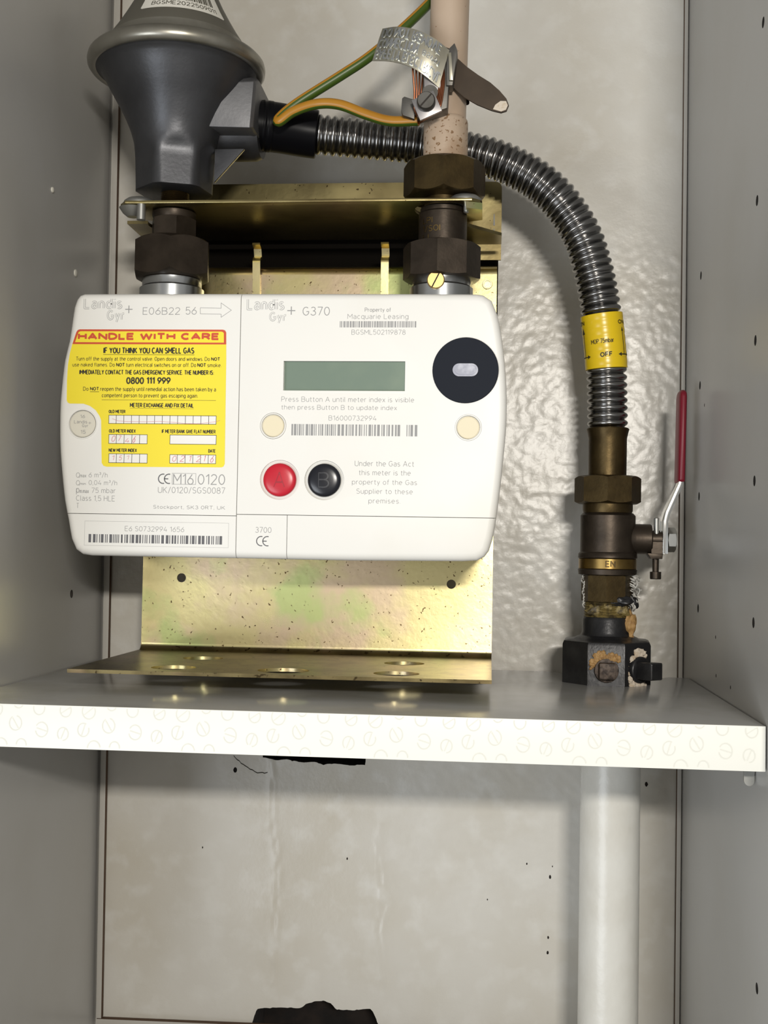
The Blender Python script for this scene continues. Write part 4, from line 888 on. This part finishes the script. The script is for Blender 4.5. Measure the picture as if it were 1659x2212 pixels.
for off in (0, 1.3):
    for x, z in tail: v.append((x, -112.5 + (x - 36) * .05 - .0035 * (x - 50) ** 2 + off, z))
n = len(tail); g.add(v, [tuple(range(n)), tuple(range(2 * n - 1, n - 1, -1))] + [(i, n + i, n + (i + 1) % n, (i + 1) % n) for i in range(n)])
tl = make('strap_tail', g, 'strap', ec, 'brown strap tail with rounded end')
g = G(); e_ = [(63.8, 315.2), (66.6, 317.2), (69.6, 317.0), (70.6, 314.6), (69.6, 312.2), (67, 311.4), (62.6, 312.8)]
g.add([(x, -112.7 + (x - 36) * .05 - .0035 * (x - 50) ** 2, z) for x, z in e_], [tuple(range(len(e_)))]); make('paint_dab', g, 'putty_white', tl, 'white paint on the tip', smooth=0)
# saddle block, lug, strands, screw
g = G(); rings = []
for y in (-110, -121):
    rings.append([(22.0, y, 305.5), (38.2, y, 310.5), (39.6, y, 341), (26, y, 344)])
loft(g, rings); make('clamp_block', g, 'clampsteel', ec, 'grey steel clamp body', bevel=.6)
g = G(); prism(g, [(37.2, 340.5), (41.6, 345), (43.2, 341), (41, 322), (37.6, 322)], -123, -113); make('block_cheek', g, 'clampsteel', ec, bevel=.4)
g = G(); prism(g, [(38.4, 339), (40.0, 339), (41.2, 324), (39.2, 324)], -125, -122.6); make('bright_edge', g, 'tag', ec, bevel=.2)
g = G(); prism(g, [(13.6, 317), (14.8, 318), (20.5, 316), (20.5, 305.4), (14.2, 307.6), (13.2, 310)], -119, -109); make('clamp_lug', g, 'clampsteel', ec, bevel=.5)
g = G(); prism(g, [(25, 341), (35, 340), (34.4, 314), (26, 312)], -123, -121); make('bright_plate', g, 'washer', ec, bevel=.3)
g = G(); c0 = Vector((27.4, -125.5, 310.4)); R2 = Matrix.Rotation(radians(-24), 3, 'Y')
sq = [c0 + R2 @ Vector((i * 6.4, 0, j * 6.0)) for i, j in ((-1, -1), (1, -1), (1, 1), (-1, 1))]
g = G(); loft(g, [[p for p in sq], [p + Vector((0, 2, 0)) for p in sq]]); make('square_washer', g, 'washer', ec, 'bright square washer', bevel=.3)
g = G(); lathe(g, (27.2, -125.4, 311.6), [(0, 4.9), (-3.6, 4.9), (-4.6, 4.3)], 'y', 36); lathe(g, (29, -121.5, 317.5), [(0, 4.2), (-3.4, 4.2)], 'y', 28); sw = make('clamp_screw', g, 'clampsteel', ec, 'slotted cheese-head screw')
g = G(); d = Vector((.66, 0, .75)) * 4.5; n_ = Vector((.75, 0, -.66)) * .45; c = Vector((27.2, -130.06, 311.6)); g.add([c + d + n_, c - d + n_, c - d - n_, c + d - n_], [(0, 1, 2, 3)]); make('screw_slot', g, 'dark_hole', sw, smooth=0)
# curved tag, its stamping seen from the back so the letters stand upside down
TT = [(2.4, -120, 354.9), (11.2, -124, 354.0), (21.2, -126.5, 351.0), (31.2, -126.5, 346.0), (39.0, -123.5, 340.8)]
TB = [(-2.8, -120, 337.4), (6.6, -124, 335.2), (16.8, -126.5, 331.6), (25.5, -126.5, 326.6), (33.6, -123.5, 320.6)]
A_ = smooth_path(TT, .6); B_ = smooth_path(TB, .6)
def tagp(u, v_, off=0.0):
    i = u * (len(A_) - 1); k = min(int(i), len(A_) - 2); a = A_[k].lerp(A_[k + 1], i - k)
    j = u * (len(B_) - 1); q = min(int(j), len(B_) - 2); b = B_[q].lerp(B_[q + 1], j - q)
    p = b.lerp(a, v_); return (p.x, p.y - off - 1.6 * sin(pi * v_) * .4, p.z)
g = G(); nu, nv = 40, 6; v = []
for off in (0, -.5):
    for j in range(nv + 1):
        for i in range(nu + 1): v.append(tagp(i / nu, j / nv, off))
N = (nu + 1) * (nv + 1); f = grid_faces(nv + 1, nu + 1, False) + [tuple(k + N for k in q[::-1]) for q in grid_faces(nv + 1, nu + 1, False)]
f += [(i, i + 1, N + i + 1, N + i) for i in range(nu)] + [(nv * (nu + 1) + i + 1, nv * (nu + 1) + i, N + nv * (nu + 1) + i, N + nv * (nu + 1) + i + 1) for i in range(nu)]
f += [(j * (nu + 1), N + j * (nu + 1), N + (j + 1) * (nu + 1), (j + 1) * (nu + 1)) for j in range(nv)] + [(j * (nu + 1) + nu, (j + 1) * (nu + 1) + nu, N + (j + 1) * (nu + 1) + nu, N + j * (nu + 1) + nu) for j in range(nv)]
g.add(v, f); tg = make('warning_tag', g, 'tag', ec, 'curved silver tag embossed with a safety warning', smooth=60)
g = G()
for t, x0, x1, lo, hi in (('DO NOT REMOVE', .03, .90, .70, .94), ('CONNECTION', .02, .60, .38, .62), ('SAFETY ELECTRICAL', .01, .99, .06, .30), ('BS951', .66, .92, .44, .56)):
    v, f = text_flat(t, x0 * 40, x1 * 40, hi * 17.5, lo * 17.5, 'n', .75 if hi - lo > .2 else .35)
    v = [(p[0] / 40, p[1] / 17.5) for p in v]
    # letters upside down and mirrored: the height runs the other way
    n = len(v); vv = [tagp(min(.995, max(.005, p[0])), lo + hi - p[1], 1.05) for p in v] + [tagp(min(.995, max(.005, p[0])), lo + hi - p[1], -.05) for p in v]
    from collections import Counter
    ec_ = Counter(); 
    for q in f:
        for a, b in zip(q, q[1:] + q[:1]): ec_[(a, b)] += 1
    sides = [(a, b, b + n, a + n) for (a, b) in ec_ if (b, a) not in ec_]
    g.add(vv, list(f) + sides)
make('embossed_letters', g, 'zinc', tg, smooth=0)
# ================================================================== EARTH CABLE
cb = root('earth_cable', (-20, -95, 308), 'green and yellow earth cable looping in front of the ribbed hose', 'cable')
CP = [(29, -84, 392), (27.0, -86, 385.8), (11.2, -92, 367.1), (-6.9, -96, 349.9), (-22.5, -97, 339.1), (-43.4, -98, 325.6), (-52.4, -98, 319.2), (-57.6, -99, 313.6), (-56.0, -101, 312.0), (-48.0, -103, 316.6), (-35.0, -104, 320.2), (-22.0, -106, 318.8), (-6.4, -108, 312.2), (6.7, -110, 307.8), (22.5, -114, 306.4)]
PC = smooth_path(CP, 1.0); nc = len(PC); half = min(range(nc), key=lambda i: PC[i].x)
def cab_m(i, k, n):
    up = ((k + .5) / n * 360) % 360
    if i < half: return 0 if 20 < up < 130 else 1      # outer run: green with a yellow flank
    return 1 if (48 < up < 150) else 0
make('cable_sheath', tube(G(), PC, 2.85, 24, mifun=cab_m), ['cable_y', 'cable_g'], cb, smooth=60)
g = G()
for k in range(4):
    o_ = k * 1.1
    tube(g, smooth_path([(22.3, -114, 306.2 + (k - 1.5) * .9), (25.5 + o_ * .6, -119, 305.0 + o_ * .3), (31.0 + o_ * .9, -124, 309), (33.2 + o_ * .8, -123, 318), (34.0 + o_ * .7, -121.5, 327), (34.0 + o_ * .4, -120, 336)], 1.0), .55, 8)
for k in range(4):
    o_ = k * 1.0
    tube(g, smooth_path([(22.8, -114, 305.6 + k * .5), (20.5 + o_ * 1.0, -120, 311), (20.4 + o_ * 1.3, -122, 320), (19.6 + o_ * 1.7, -123.4 + o_, 329 - k * .5), (19.4 + o_ * 1.8, -123 + o_, 333)], 1.0), .55, 8)
make('copper_strands', g, 'copper', cb, 'bare copper strands under the clamp screw', smooth=60)
